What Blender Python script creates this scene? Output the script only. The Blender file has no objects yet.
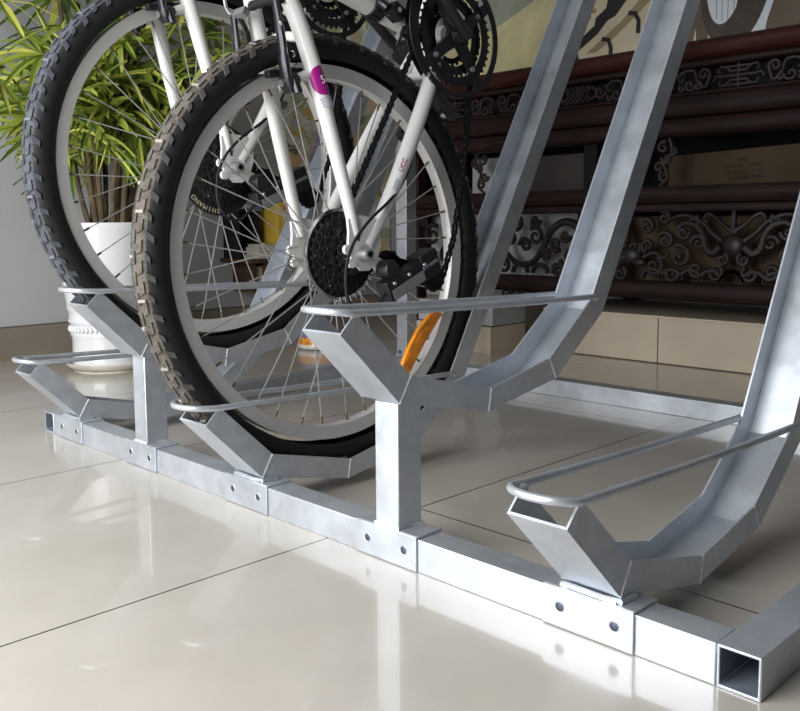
import bpy, bmesh, math, random
from mathutils import Vector, Matrix
R = math.radians
sin, cos, pi = math.sin, math.cos, math.pi
random.seed(7)
SC = bpy.context.scene
COL = SC.collection

# ------------------------------------------------------------------ materials
def mat(name, col, rough=.5, metal=0., noise=None, bump=None, spec=.5, coat=0., emit=None, trans=0.):
    """noise=(scale, amount, detail)  bump=(scale, strength)"""
    m = bpy.data.materials.new(name); m.use_nodes = True
    nt = m.node_tree; b = nt.nodes['Principled BSDF']
    b.inputs['Base Color'].default_value = (*col, 1)
    b.inputs['Roughness'].default_value = rough
    b.inputs['Metallic'].default_value = metal
    b.inputs['Specular IOR Level'].default_value = spec
    b.inputs['Coat Weight'].default_value = coat
    b.inputs['Coat Roughness'].default_value = .08
    if trans: b.inputs['Transmission Weight'].default_value = trans
    tc = nt.nodes.new('ShaderNodeTexCoord')
    if noise:
        n = nt.nodes.new('ShaderNodeTexNoise'); n.inputs['Scale'].default_value = noise[0]
        n.inputs['Detail'].default_value = noise[2] if len(noise) > 2 else 4
        nt.links.new(tc.outputs['Object'], n.inputs['Vector'])
        r = nt.nodes.new('ShaderNodeValToRGB')
        a = noise[1]
        r.color_ramp.elements[0].position = .3; r.color_ramp.elements[1].position = .7
        r.color_ramp.elements[0].color = (*[max(0, c*(1-a)) for c in col], 1)
        r.color_ramp.elements[1].color = (*[min(1, c*(1+a)) for c in col], 1)
        nt.links.new(n.outputs['Fac'], r.inputs['Fac'])
        nt.links.new(r.outputs['Color'], b.inputs['Base Color'])
    if bump:
        n = nt.nodes.new('ShaderNodeTexNoise'); n.inputs['Scale'].default_value = bump[0]
        n.inputs['Detail'].default_value = 3
        nt.links.new(tc.outputs['Object'], n.inputs['Vector'])
        bp = nt.nodes.new('ShaderNodeBump'); bp.inputs['Strength'].default_value = bump[1]
        bp.inputs['Distance'].default_value = .002
        nt.links.new(n.outputs['Fac'], bp.inputs['Height'])
        nt.links.new(bp.outputs['Normal'], b.inputs['Normal'])
    return m

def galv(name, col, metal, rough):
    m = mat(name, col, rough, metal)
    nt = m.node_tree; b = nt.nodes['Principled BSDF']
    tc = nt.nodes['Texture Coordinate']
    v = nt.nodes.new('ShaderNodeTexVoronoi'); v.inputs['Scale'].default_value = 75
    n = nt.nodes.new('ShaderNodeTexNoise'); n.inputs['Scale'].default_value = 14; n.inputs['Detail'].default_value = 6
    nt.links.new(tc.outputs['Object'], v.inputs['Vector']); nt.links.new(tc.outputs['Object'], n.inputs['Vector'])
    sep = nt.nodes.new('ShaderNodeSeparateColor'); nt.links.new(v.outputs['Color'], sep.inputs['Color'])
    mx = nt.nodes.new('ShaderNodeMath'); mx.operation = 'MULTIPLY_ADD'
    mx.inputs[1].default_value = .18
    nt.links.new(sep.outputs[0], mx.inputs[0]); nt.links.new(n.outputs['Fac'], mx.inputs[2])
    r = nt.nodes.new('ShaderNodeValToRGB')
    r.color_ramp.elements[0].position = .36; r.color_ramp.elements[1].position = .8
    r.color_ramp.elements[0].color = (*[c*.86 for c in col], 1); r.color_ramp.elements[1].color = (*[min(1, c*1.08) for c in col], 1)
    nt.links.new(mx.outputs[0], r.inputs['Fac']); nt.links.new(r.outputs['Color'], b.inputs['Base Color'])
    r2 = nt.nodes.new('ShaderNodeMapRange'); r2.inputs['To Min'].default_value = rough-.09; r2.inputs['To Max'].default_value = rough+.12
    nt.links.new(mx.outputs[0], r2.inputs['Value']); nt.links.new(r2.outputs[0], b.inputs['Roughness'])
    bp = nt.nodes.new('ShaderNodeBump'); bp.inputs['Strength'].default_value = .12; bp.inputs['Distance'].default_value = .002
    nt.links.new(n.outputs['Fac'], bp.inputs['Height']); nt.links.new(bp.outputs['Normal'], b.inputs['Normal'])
    return m

def floor_mat():
    m = mat('polished_tile', (.5, .46, .42), .09)
    nt = m.node_tree; b = nt.nodes['Principled BSDF']; L = nt.links
    g = nt.nodes.new('ShaderNodeNewGeometry'); s = nt.nodes.new('ShaderNodeSeparateXYZ'); L.new(g.outputs['Position'], s.inputs[0])
    def line(sock, off, pitch, w):
        a = nt.nodes.new('ShaderNodeMath'); a.operation = 'SUBTRACT'; a.inputs[1].default_value = off - pitch/2 - 100*pitch; L.new(sock, a.inputs[0])
        md = nt.nodes.new('ShaderNodeMath'); md.operation = 'MODULO'; md.inputs[1].default_value = pitch; L.new(a.outputs[0], md.inputs[0])
        su = nt.nodes.new('ShaderNodeMath'); su.operation = 'SUBTRACT'; su.inputs[1].default_value = pitch/2; L.new(md.outputs[0], su.inputs[0])
        ab = nt.nodes.new('ShaderNodeMath'); ab.operation = 'ABSOLUTE'; L.new(su.outputs[0], ab.inputs[0])
        lt = nt.nodes.new('ShaderNodeMath'); lt.operation = 'LESS_THAN'; lt.inputs[1].default_value = w; L.new(ab.outputs[0], lt.inputs[0])
        return lt.outputs[0]
    def op(o, a, b):
        m_ = nt.nodes.new('ShaderNodeMath'); m_.operation = o
        for i, q in enumerate((a, b)):
            if isinstance(q, float): m_.inputs[i].default_value = q
            else: L.new(q, m_.inputs[i])
        return m_.outputs[0]
    right = op('GREATER_THAN', s.outputs[0], .1282); left = op('SUBTRACT', 1., right)
    l1 = op('MULTIPLY', line(s.outputs[0], .1282, .5552, .0014), op('LESS_THAN', s.outputs[0], .45))
    l2 = op('MULTIPLY', line(s.outputs[1], .172, 1.1104, .0014), right)
    l3 = op('MULTIPLY', line(s.outputs[1], .88, 3.33, .0014), left)
    class _O: pass
    mx = _O(); mx.outputs = [op('MAXIMUM', l1, op('MAXIMUM', l2, l3))]
    n = nt.nodes.new('ShaderNodeTexNoise'); n.inputs['Scale'].default_value = 7; n.inputs['Detail'].default_value = 8; L.new(g.outputs['Position'], n.inputs['Vector'])
    r = nt.nodes.new('ShaderNodeValToRGB'); r.color_ramp.elements[0].position = .3; r.color_ramp.elements[1].position = .7
    r.color_ramp.elements[0].color = (.46, .42, .37, 1); r.color_ramp.elements[1].color = (.515, .472, .42, 1)
    L.new(n.outputs['Fac'], r.inputs['Fac'])
    mix = nt.nodes.new('ShaderNodeMix'); mix.data_type = 'RGBA'
    L.new(mx.outputs[0], mix.inputs[0]); L.new(r.outputs['Color'], mix.inputs[6]); mix.inputs[7].default_value = (.05, .045, .045, 1)
    L.new(mix.outputs[2], b.inputs['Base Color'])
    b.inputs['Coat Weight'].default_value = .55; b.inputs['Coat Roughness'].default_value = .025
    b.inputs['Roughness'].default_value = .22
    return m

def wood(name, c1, c2, rough=.32):
    m = mat(name, c1, rough, spec=.2)
    nt = m.node_tree; b = nt.nodes['Principled BSDF']; L = nt.links
    tc = nt.nodes['Texture Coordinate']; mp = nt.nodes.new('ShaderNodeMapping'); mp.inputs['Scale'].default_value = (3, 40, 40)
    L.new(tc.outputs['Object'], mp.inputs['Vector'])
    n = nt.nodes.new('ShaderNodeTexNoise'); n.inputs['Scale'].default_value = 2.5; n.inputs['Detail'].default_value = 6; L.new(mp.outputs[0], n.inputs['Vector'])
    r = nt.nodes.new('ShaderNodeValToRGB'); r.color_ramp.elements[0].color = (*c1, 1); r.color_ramp.elements[1].color = (*c2, 1)
    r.color_ramp.elements[0].position = .3; r.color_ramp.elements[1].position = .72
    L.new(n.outputs['Fac'], r.inputs['Fac']); L.new(r.outputs['Color'], b.inputs['Base Color'])
    return m

def leaf_mat():
    m = mat('palm_leaf', (.2, .3, .05), .42)
    nt = m.node_tree; b = nt.nodes['Principled BSDF']; L = nt.links
    g = nt.nodes.new('ShaderNodeNewGeometry')
    r = nt.nodes.new('ShaderNodeValToRGB')
    e = r.color_ramp.elements
    e[0].position = 0; e[0].color = (.06, .11, .018, 1); e[1].position = 1; e[1].color = (.62, .60, .13, 1)
    for p, c in ((.3, (.15, .23, .03, 1)), (.7, (.34, .40, .06, 1))):
        k = e.new(p); k.color = c
    L.new(g.outputs['Random Per Island'], r.inputs['Fac']); L.new(r.outputs['Color'], b.inputs['Base Color'])
    return m

def patch_mat(name, cols, scale, rough=.55):
    """painted patchwork: voronoi cells coloured from a ramp"""
    m = mat(name, cols[0], rough)
    nt = m.node_tree; b = nt.nodes['Principled BSDF']; L = nt.links
    tc = nt.nodes['Texture Coordinate']
    nz = nt.nodes.new('ShaderNodeTexNoise'); nz.inputs['Scale'].default_value = scale*.6; nz.inputs['Detail'].default_value = 3
    L.new(tc.outputs['Object'], nz.inputs['Vector'])
    mxv = nt.nodes.new('ShaderNodeMix'); mxv.data_type = 'VECTOR'; mxv.inputs[0].default_value = .12
    L.new(tc.outputs['Object'], mxv.inputs[4]); L.new(nz.outputs['Color'], mxv.inputs[5])
    v = nt.nodes.new('ShaderNodeTexVoronoi'); v.inputs['Scale'].default_value = scale; L.new(mxv.outputs[1], v.inputs['Vector'])
    sep = nt.nodes.new('ShaderNodeSeparateColor'); L.new(v.outputs['Color'], sep.inputs['Color'])
    r = nt.nodes.new('ShaderNodeValToRGB'); r.color_ramp.interpolation = 'CONSTANT'
    e = r.color_ramp.elements
    e[0].color = (*cols[0], 1); e[0].position = 0
    e[1].color = (*cols[1], 1); e[1].position = 1/len(cols)
    for i, c in enumerate(cols[2:], 2):
        k = e.new(i/len(cols)); k.color = (*c, 1)
    L.new(sep.outputs[0], r.inputs['Fac']); L.new(r.outputs['Color'], b.inputs['Base Color'])
    return m

def tread_mat(name, c1, c2):
    m = mat(name, c1, .95, spec=.15)
    nt = m.node_tree; b = nt.nodes['Principled BSDF']; L = nt.links
    tc = nt.nodes['Texture Coordinate']
    v = nt.nodes.new('ShaderNodeTexVoronoi'); v.inputs['Scale'].default_value = 330; L.new(tc.outputs['Object'], v.inputs['Vector'])
    n = nt.nodes.new('ShaderNodeTexNoise'); n.inputs['Scale'].default_value = 60; L.new(tc.outputs['Object'], n.inputs['Vector'])
    ad = nt.nodes.new('ShaderNodeMath'); ad.operation = 'MULTIPLY_ADD'; ad.inputs[1].default_value = .55
    L.new(v.outputs['Distance'], ad.inputs[0]); L.new(n.outputs['Fac'], ad.inputs[2])
    r = nt.nodes.new('ShaderNodeValToRGB'); r.color_ramp.elements[0].position = .45; r.color_ramp.elements[1].position = .95
    r.color_ramp.elements[0].color = (*c1, 1); r.color_ramp.elements[1].color = (*c2, 1)
    L.new(ad.outputs[0], r.inputs['Fac']); L.new(r.outputs['Color'], b.inputs['Base Color'])
    bp = nt.nodes.new('ShaderNodeBump'); bp.inputs['Strength'].default_value = .6; bp.inputs['Distance'].default_value = .001
    L.new(v.outputs['Distance'], bp.inputs['Height']); L.new(bp.outputs['Normal'], b.inputs['Normal'])
    return m

M = dict(
    galv=galv('galvanised_steel', (.58, .615, .665), .72, .36),
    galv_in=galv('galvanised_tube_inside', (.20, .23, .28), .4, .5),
    weld=mat('weld_bead', (.66, .66, .66), .45, .5, noise=(120, .3), bump=(150, .8)),
    hole=mat('bolt_dark_steel', (.07, .08, .12), .4, .6),
    floor=floor_mat(),
    wall=mat('white_plaster', (.43, .43, .43), .9, noise=(2.5, .06)),
    base_tile=mat('tan_skirting_tile', (.23, .19, .15), .3, noise=(5, .12)),
    riser=mat('cream_riser_tile', (.62, .52, .40), .25, noise=(5, .08)),
    ceil=mat('ceiling_paint', (.45, .45, .45), .9),
    dirt=mat('dark_grout', (.1, .075, .055), .9),
    paint=mat('white_frame_paint', (.72, .71, .685), .28, coat=.4),
    black=mat('black_plastic', (.009, .009, .010), .38),
    blackm=mat('black_steel', (.03, .03, .034), .3, .7),
    gearsteel=mat('dark_sprocket_steel', (.075, .072, .068), .34, .8),
    rubber=mat('black_rubber_sidewall', (.013, .013, .014), .62, spec=.25),
    tan_tread=tread_mat('dusty_tan_tread', (.055, .047, .040), (.132, .116, .100)),
    grey_tread=tread_mat('dusty_skylit_tread', (.034, .036, .042), (.092, .098, .112)),  # dusty rubber with the blue of skylight put into its colour
    knob_tan=mat('dusty_knob_tan', (.055, .05, .045), .9),
    knob_grey=mat('dusty_skylit_knob', (.04, .045, .055), .9),
    rib_tan=mat('pale_tread_rib_tan', (.29, .27, .24), .9),
    rib_grey=mat('pale_skylit_rib', (.13, .14, .165), .9),  # knobs and ribs carry the same skylight blue in their colour
    rim=mat('brushed_rim_alloy', (.66, .65, .63), .42, .45),
    spoke=mat('spoke_steel', (.62, .62, .60), .28, .8),
    nipple=mat('brass_nipple', (.16, .115, .07), .5, .5),
    chrome=mat('chrome', (.72, .72, .72), .2, 1.),
    alloy=mat('grey_alloy', (.38, .38, .38), .38, .7),
    orange=mat('orange_reflector_plastic', (.86, .27, .012), .3, noise=(60, .2), coat=.5),
    purple=mat('purple_decal', (.33, .008, .20), .35),
    white=mat('white_lettering', (.8, .8, .8), .5),
    tanletter=mat('pale_gold_lettering', (.50, .44, .30), .5),
    greyletter=mat('grey_lettering', (.30, .32, .38), .5),
    red=mat('red_decal', (.36, .012, .10), .4),
    greydecal=mat('silver_decal', (.45, .45, .5), .4),
    yellowdecal=mat('yellow_decal', (.75, .45, .03), .4),
    wood=wood('dark_rosewood', (.012, .006, .006), (.030, .013, .011), .5),
    woodred=wood('reddish_rosewood', (.026, .008, .006), (.065, .020, .012), .5),
    carve=mat('carved_rosewood', (.034, .022, .020), .42, noise=(30, .35), spec=.35),
    carve_dark=mat('dark_carved_rosewood', (.020, .013, .012), .42, noise=(30, .35), spec=.35),
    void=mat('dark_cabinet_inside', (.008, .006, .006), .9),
    card=mat('tan_cardboard', (.075, .047, .024), .85, noise=(9, .12)),
    cardgrey=mat('grey_cardboard', (.06, .05, .045), .85, noise=(9, .12)),
    ink=mat('black_print', (.012, .010, .008), .9),
    whiteboard=mat('white_panel', (.36, .35, .36), .7, noise=(8, .1)),
    ceramic=mat('white_ceramic', (.78, .78, .79), .14, coat=.6),
    saucer=mat('stained_saucer', (.62, .58, .50), .4, noise=(14, .25)),
    soil=mat('potting_soil', (.05, .035, .022), .95, bump=(60, 1)),
    leaf=leaf_mat(),
    cane=mat('brown_cane', (.10, .07, .035), .8, noise=(40, .4)),
    cream=mat('cream_painted_ground', (.84, .73, .52), .6, noise=(5, .10)),
    olive=mat('olive_painted_ground', (.60, .53, .30), .6, noise=(9, .2)),
    sage=mat('sage_painted_band', (.29, .31, .24), .6, noise=(9, .2)),
    brickp=mat('painted_brick', (.50, .37, .20), .7, noise=(20, .2)),
    birdp=mat('charcoal_painted_roof', (.028, .026, .028), .7),
    strokep=mat('brown_painted_stroke', (.45, .33, .20), .7),
    brownp=mat('brown_picture_ground', (.17, .13, .09), .3, noise=(7, .25)),
    wheelreflp=mat('painted_wheel_reflection', (.075, .055, .04), .4, noise=(20, .3)),
    doorreflp=mat('painted_door_reflection', (.86, .92, .98), .4),  # bright door mirrored in the picture glass, as flat colour
    poster=patch_mat('painted_poster', [(.66, .64, .52), (.42, .46, .26), (.68, .50, .18), (.78, .76, .68), (.22, .21, .17), (.62, .42, .28), (.74, .72, .62), (.50, .53, .50)], 24),
    lilac=mat('lilac_paint', (.50, .38, .58), .6, noise=(20, .25)),
    skin=mat('peach_paint', (.72, .54, .42), .6, noise=(20, .1)),
    hairp=mat('black_paint', (.03, .03, .03), .6),
    yellowcard=mat('yellow_card', (.70, .47, .06), .6, noise=(12, .2)),
    floral=patch_mat('floral_print', [(.62, .52, .36), (.65, .55, .2), (.55, .2, .12), (.45, .25, .4), (.66, .58, .46)], 38),
    pinkprint=patch_mat('pink_print', [(.45, .20, .36), (.50, .34, .44), (.40, .22, .42), (.52, .40, .42)], 30),
    shelfwood=wood('dark_shelf_wood', (.05, .03, .02), (.11, .065, .04), .5),
    paper=mat('book_paper', (.50, .46, .40), .85),
    bk1=mat('cream_book_cover', (.50, .42, .30), .6), bk2=mat('brown_book_cover', (.22, .12, .07), .6),
    bk3=mat('red_book_cover', (.33, .06, .05), .6), bk4=mat('white_book_cover', (.58, .56, .52), .6),
    bk5=mat('ochre_book_cover', (.45, .28, .08), .6),
    enamel=mat('white_enamel', (.62, .60, .55), .25, coat=.4),
    enam_o=patch_mat('orange_enamel_pattern', [(.60, .20, .015), (.68, .30, .03), (.45, .12, .02)], 60, .3),
    enam_b=mat('blue_enamel', (.14, .22, .40), .3),
)

# ------------------------------------------------------------------ mesh builder
class MB:
    def __init__(s): s.v = []; s.f = []; s.m = []
    def add(s, vs, fs, m=0):
        o = len(s.v); s.v += [tuple(p) for p in vs]
        for f in fs: s.f.append(tuple(i+o for i in f)); s.m.append(m)
        return s
    def box(s, a, b, m=0):
        x0, y0, z0 = a; x1, y1, z1 = b
        return s.add([(x0,y0,z0),(x1,y0,z0),(x1,y1,z0),(x0,y1,z0),(x0,y0,z1),(x1,y0,z1),(x1,y1,z1),(x0,y1,z1)],
              [(0,3,2,1),(4,5,6,7),(0,1,5,4),(1,2,6,5),(2,3,7,6),(3,0,4,7)], m)
    def obox(s, c, ax, ay, az, m=0):
        """oriented box from centre and three half-axis vectors"""
        c, ax, ay, az = map(Vector, (c, ax, ay, az))
        P = [c+i*ax+j*ay+k*az for k in (-1, 1) for (i, j) in ((-1,-1),(1,-1),(1,1),(-1,1))]
        return s.add(P, [(0,3,2,1),(4,5,6,7),(0,1,5,4),(1,2,6,5),(2,3,7,6),(3,0,4,7)], m)
    def tube(s, pts, r, n=10, m=0, closed=False, flat=1., caps=True, up=None):
        P = [Vector(p) for p in pts]; N = len(P)
        rr = r if isinstance(r, (list, tuple)) else [r]*N
        T = []
        for i in range(N):
            a = P[(i-1) % N] if (closed or i > 0) else P[0]
            b = P[(i+1) % N] if (closed or i < N-1) else P[-1]
            t = (b-a); T.append(t.normalized() if t.length > 1e-9 else Vector((0,0,1)))
        u = Vector(up) if up else (Vector((1,0,0)) if abs(T[0].x) < .9 else Vector((0,1,0)))
        vs = []
        for i in range(N):
            u = (u-T[i]*u.dot(T[i]))
            u = u.normalized() if u.length > 1e-6 else T[i].orthogonal().normalized()
            w = T[i].cross(u)
            for k in range(n):
                a = 2*pi*k/n
                vs.append(P[i]+u*(rr[i]*cos(a))+w*(rr[i]*flat*sin(a)))
        fs = []
        for i in range(N if closed else N-1):
            j = (i+1) % N
            for k in range(n): fs.append((i*n+k, i*n+(k+1) % n, j*n+(k+1) % n, j*n+k))
        if not closed and caps:
            fs.append(tuple(range(n))[::-1]); fs.append(tuple((N-1)*n+k for k in range(n)))
        return s.add(vs, fs, m)
    def lathe(s, prof, n=64, axis='x', c=(0,0,0), m=0, mats=None, closed=False, a0=0., a1=2*pi):
        """prof: (radius, along axis)"""
        K = len(prof); vs = []; full = abs(a1-a0-2*pi) < 1e-6
        NN = n if full else n+1
        for i in range(NN):
            a = a0+(a1-a0)*i/n
            for r, h in prof:
                if axis == 'x': vs.append((c[0]+h, c[1]+r*cos(a), c[2]+r*sin(a)))
                elif axis == 'z': vs.append((c[0]+r*cos(a), c[1]+r*sin(a), c[2]+h))
                else: vs.append((c[0]+r*cos(a), c[1]+h, c[2]+r*sin(a)))
        o = len(s.v); s.v += vs
        for i in range(n):
            j = (i+1) % NN
            for k in range(K if closed else K-1):
                l = (k+1) % K
                s.f.append((o+i*K+k, o+i*K+l, o+j*K+l, o+j*K+k)); s.m.append(mats[k] if mats else m)
        return s
    def disc(s, r, h0, h1, n=32, axis='x', c=(0,0,0), m=0):
        return s.lathe([(1e-5, h0), (r, h0), (r, h1), (1e-5, h1)], n, axis, c, m)
    def prism(s, poly, axis, a, b, m=0):
        """poly of 2-tuples in the plane normal to axis, extruded a..b"""
        def p(q, h): return (h, q[0], q[1]) if axis == 'x' else ((q[0], h, q[1]) if axis == 'y' else (q[0], q[1], h))
        n = len(poly)
        vs = [p(q, a) for q in poly]+[p(q, b) for q in poly]
        fs = [tuple(range(n)), tuple(range(n, 2*n))[::-1]]+[(i, (i+1) % n, n+(i+1) % n, n+i) for i in range(n)]
        return s.add(vs, fs, m)
    def ball(s, c, r, n=14, m=0, sc=(1,1,1)):
        prof = [(max(1e-5, sin(pi*i/(n//2))), -cos(pi*i/(n//2))) for i in range(n//2+1)]
        o = len(s.v); s.lathe(prof, n, 'z', (0,0,0), m)
        for i in range(o, len(s.v)):
            v = s.v[i]; s.v[i] = (c[0]+v[0]*r*sc[0], c[1]+v[1]*r*sc[1], c[2]+v[2]*r*sc[2])
        return s
    def build(s, name, mats, parent=None, smooth=True, bevel=0, angle=38):
        me = bpy.data.meshes.new(name); me.from_pydata(s.v, [], s.f)
        if not isinstance(mats, (list, tuple)): mats = [mats]
        for q in mats: me.materials.append(M[q] if isinstance(q, str) else q)
        for p, k in zip(me.polygons, s.m): p.material_index = k
        bm = bmesh.new(); bm.from_mesh(me)
        bmesh.ops.recalc_face_normals(bm, faces=bm.faces); bm.to_mesh(me); bm.free()
        if smooth:
            for p in me.polygons: p.use_smooth = True
            me.set_sharp_from_angle(angle=R(angle))
        o = bpy.data.objects.new(name, me); COL.objects.link(o)
        if parent: o.parent = parent
        if bevel:
            md = o.modifiers.new('bevel', 'BEVEL'); md.width = bevel; md.segments = 2; md.limit_method = 'ANGLE'
        return o

def tag(o, label=None, cat=None, group=None, kind=None):
    if label: o['label'] = label
    if cat: o['category'] = cat
    if group: o['group'] = group
    if kind: o['kind'] = kind
    return o
def empty(name, loc=(0,0,0), rot=(0,0,0), label=None, cat=None, group=None):
    o = bpy.data.objects.new(name, None); COL.objects.link(o); o.location = loc; o.rotation_euler = rot
    o.empty_display_size = .05
    return tag(o, label, cat, group)
def shared(name, me, parent, loc=(0,0,0), rot=(0,0,0)):
    o = bpy.data.objects.new(name, me); COL.objects.link(o); o.parent = parent; o.location = loc; o.rotation_euler = rot
    return o
def text_mesh(txt, size, thick=.0003, align='CENTER'):
    cu = bpy.data.curves.new('lettering', 'FONT'); cu.body = txt; cu.size = size; cu.extrude = thick; cu.align_x = align; cu.align_y = 'CENTER'
    cu.resolution_u = 2
    o = bpy.data.objects.new('tmp', cu); COL.objects.link(o)
    dg = bpy.context.evaluated_depsgraph_get(); dg.update()
    me = bpy.data.meshes.new_from_object(o.evaluated_get(dg))
    bpy.data.objects.remove(o); bpy.data.curves.remove(cu)
    return me
def text(name, txt, size, material, parent, mw, thick=.0003):
    """mw: 4x4 local matrix (text in its xy plane)"""
    me = text_mesh(txt, size, thick); me.materials.clear(); me.materials.append(M[material])
    o = bpy.data.objects.new(name, me); COL.objects.link(o); o.parent = parent; o.matrix_local = mw
    return o
def frame_mat(origin, xdir, ydir):
    x = Vector(xdir).normalized(); y = Vector(ydir); y = (y-x*y.dot(x)).normalized(); z = x.cross(y)
    m = Matrix((x, y, z)).transposed().to_4x4(); m.translation = Vector(origin); return m
def smooth_path(pts, per=8):
    P = [Vector(p) for p in pts]; out = []
    for i in range(len(P)-1):
        p0 = P[max(i-1, 0)]; p1 = P[i]; p2 = P[i+1]; p3 = P[min(i+2, len(P)-1)]
        for k in range(per):
            t = k/per
            out.append(.5*((2*p1)+(p2-p0)*t+(2*p0-5*p1+4*p2-p3)*t*t+(3*p1-p0-3*p2+p3)*t**3))
    out.append(P[-1]); return out

# ------------------------------------------------------------------ camera
def camera():
    cy, sy = cos(.8036), sin(.8036); cp, sp = cos(-.1041), sin(-.1041); roll = -.0092
    fw = Vector((-sy*cp, cy*cp, sp)); r = Vector((cy, sy, 0)); u = r.cross(fw)
    r2 = r*cos(roll)+u*sin(roll); u2 = -r*sin(roll)+u*cos(roll)
    m = Matrix((r2, u2, -fw)).transposed().to_4x4(); m.translation = Vector((.9936, -.7315, .4133))
    cd = bpy.data.cameras.new('camera'); cd.sensor_fit = 'HORIZONTAL'; cd.sensor_width = 36; cd.lens = 889.157*36/800
    cd.shift_x = (400-381.92)/800; cd.shift_y = (313.99-355.5)/800; cd.clip_start = .02
    o = bpy.data.objects.new('camera', cd); COL.objects.link(o); o.matrix_world = m; SC.camera = o
camera()

# ------------------------------------------------------------------ setting
LX, BY = -1.742, 2.06       # left wall, back wall planes
def struct(name, mb, m, **k): return tag(mb.build(name, m, None, **k), kind='structure')
struct('floor', MB().box((LX-.1, -3.4, -.05), (3.2, BY+.1, 0)), 'floor', smooth=False)
struct('wall_left', MB().box((LX-.1, -3.4, 0), (LX, BY+.1, 2.7)), 'wall', smooth=False)
struct('wall_back', MB().box((LX, BY, 0), (3.2, BY+.1, 2.7)), 'wall', smooth=False)
struct('ceiling', MB().box((LX-.1, -3.4, 2.7), (3.2, BY+.1, 2.78)), 'ceil', smooth=False)
b = MB(); b.box((LX, -3.4, 0), (LX+.012, BY, .1)); b.box((LX, -3.4, .1), (LX+.006, BY, .103), 1)
struct('baseboard_left', b, ['base_tile', 'dirt'], smooth=False)
struct('baseboard_back', MB().box((LX+.012, BY-.012, 0), (-.66, BY, .1)), 'base_tile', smooth=False)
# tiled step the carved sideboard stands on
b = MB(); b.box((-.655, 1.585, 0), (2.6, BY, .132)); b.box((-.665, 1.577, .132), (2.6, BY, .138))
for x in (-.273, .282, .837): b.box((x-.0012, 1.5835, .002), (x+.0012, 1.586, .132), 1)
b.box((-.655, 1.582, 0), (2.6, 1.585, .003), 1)
struct('trim_1', b, ['riser', 'dirt'], smooth=False)
# low white block on a tan tile base left of the step
b = MB(); b.box((-1.05, 1.40, 0), (-.735, 1.576, .083), 0); b.box((-1.05, 1.41, .087), (-.735, 1.576, .155), 1); b.box((-1.05, 1.405, .083), (-.735, 1.576, .087), 2)
struct('trim_2', b, ['riser', 'wall', 'dirt'], smooth=False)

# ------------------------------------------------------------------ bicycle rack
S = .2884; TB = .3619*S; TT = .040
rack = empty('bicycle_rack', (0, 0, 0), label='galvanised steel bicycle rack with alternating low and raised wheel channels on the tiled floor', cat='bicycle rack')
def hollow(mb, path_a, path_b, w, h, t, axis):
    pass
def tube_rail(x0, x1, y0, y1, z0, z1, axis, t=.003):
    """square hollow tube open at both ends; material 0 outside, 1 inside"""
    mb = MB()
    if axis == 'x':
        def ring(x, q): return [(x, y0+q, z0+q), (x, y1-q, z0+q), (x, y1-q, z1-q), (x, y0+q, z1-q)]
        a, b_ = x0, x1
    elif axis == 'y':
        def ring(y, q): return [(x0+q, y, z0+q), (x1-q, y, z0+q), (x1-q, y, z1-q), (x0+q, y, z1-q)]
        a, b_ = y0, y1
    else:
        def ring(z, q): return [(x0+q, y0+q, z), (x1-q, y0+q, z), (x1-q, y1-q, z), (x0+q, y1-q, z)]
        a, b_ = z0, z1
    mb.v = ring(a, 0)+ring(a, t)+ring(b_, 0)+ring(b_, t)
    for k in range(4):
        l = (k+1) % 4
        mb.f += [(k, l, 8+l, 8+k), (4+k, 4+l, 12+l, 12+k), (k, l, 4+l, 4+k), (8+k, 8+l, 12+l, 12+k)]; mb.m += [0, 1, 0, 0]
    return mb
XR, XL, D_ = .697, -.746, .040
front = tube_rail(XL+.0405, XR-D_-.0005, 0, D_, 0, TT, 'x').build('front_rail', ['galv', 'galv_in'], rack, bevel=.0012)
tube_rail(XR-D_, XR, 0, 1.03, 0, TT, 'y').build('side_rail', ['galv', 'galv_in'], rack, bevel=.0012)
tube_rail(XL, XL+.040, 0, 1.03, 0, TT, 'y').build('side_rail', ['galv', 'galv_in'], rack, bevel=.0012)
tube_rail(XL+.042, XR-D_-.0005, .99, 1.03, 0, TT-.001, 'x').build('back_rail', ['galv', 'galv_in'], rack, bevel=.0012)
for x in (-.775, XR-.04):
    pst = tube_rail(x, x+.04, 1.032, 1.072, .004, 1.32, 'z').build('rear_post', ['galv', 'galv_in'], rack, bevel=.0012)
    g = MB(); g.box((x-.045, 1.025, 0), (x+.085, 1.08, .004)); g.prism([(x-.04, .004), (x, .004), (x, .07)], 'y', 1.05, 1.054); g.prism([(x+.08, .004), (x+.04, .004), (x+.04, .07)], 'y', 1.05, 1.054)
    for z in (.02, .045): g.disc(.005, 1.0305, 1.032, 12, 'y', (x+.012, 0, z), 1)
    g.build('foot_plate', ['galv', 'hole'], pst)

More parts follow.
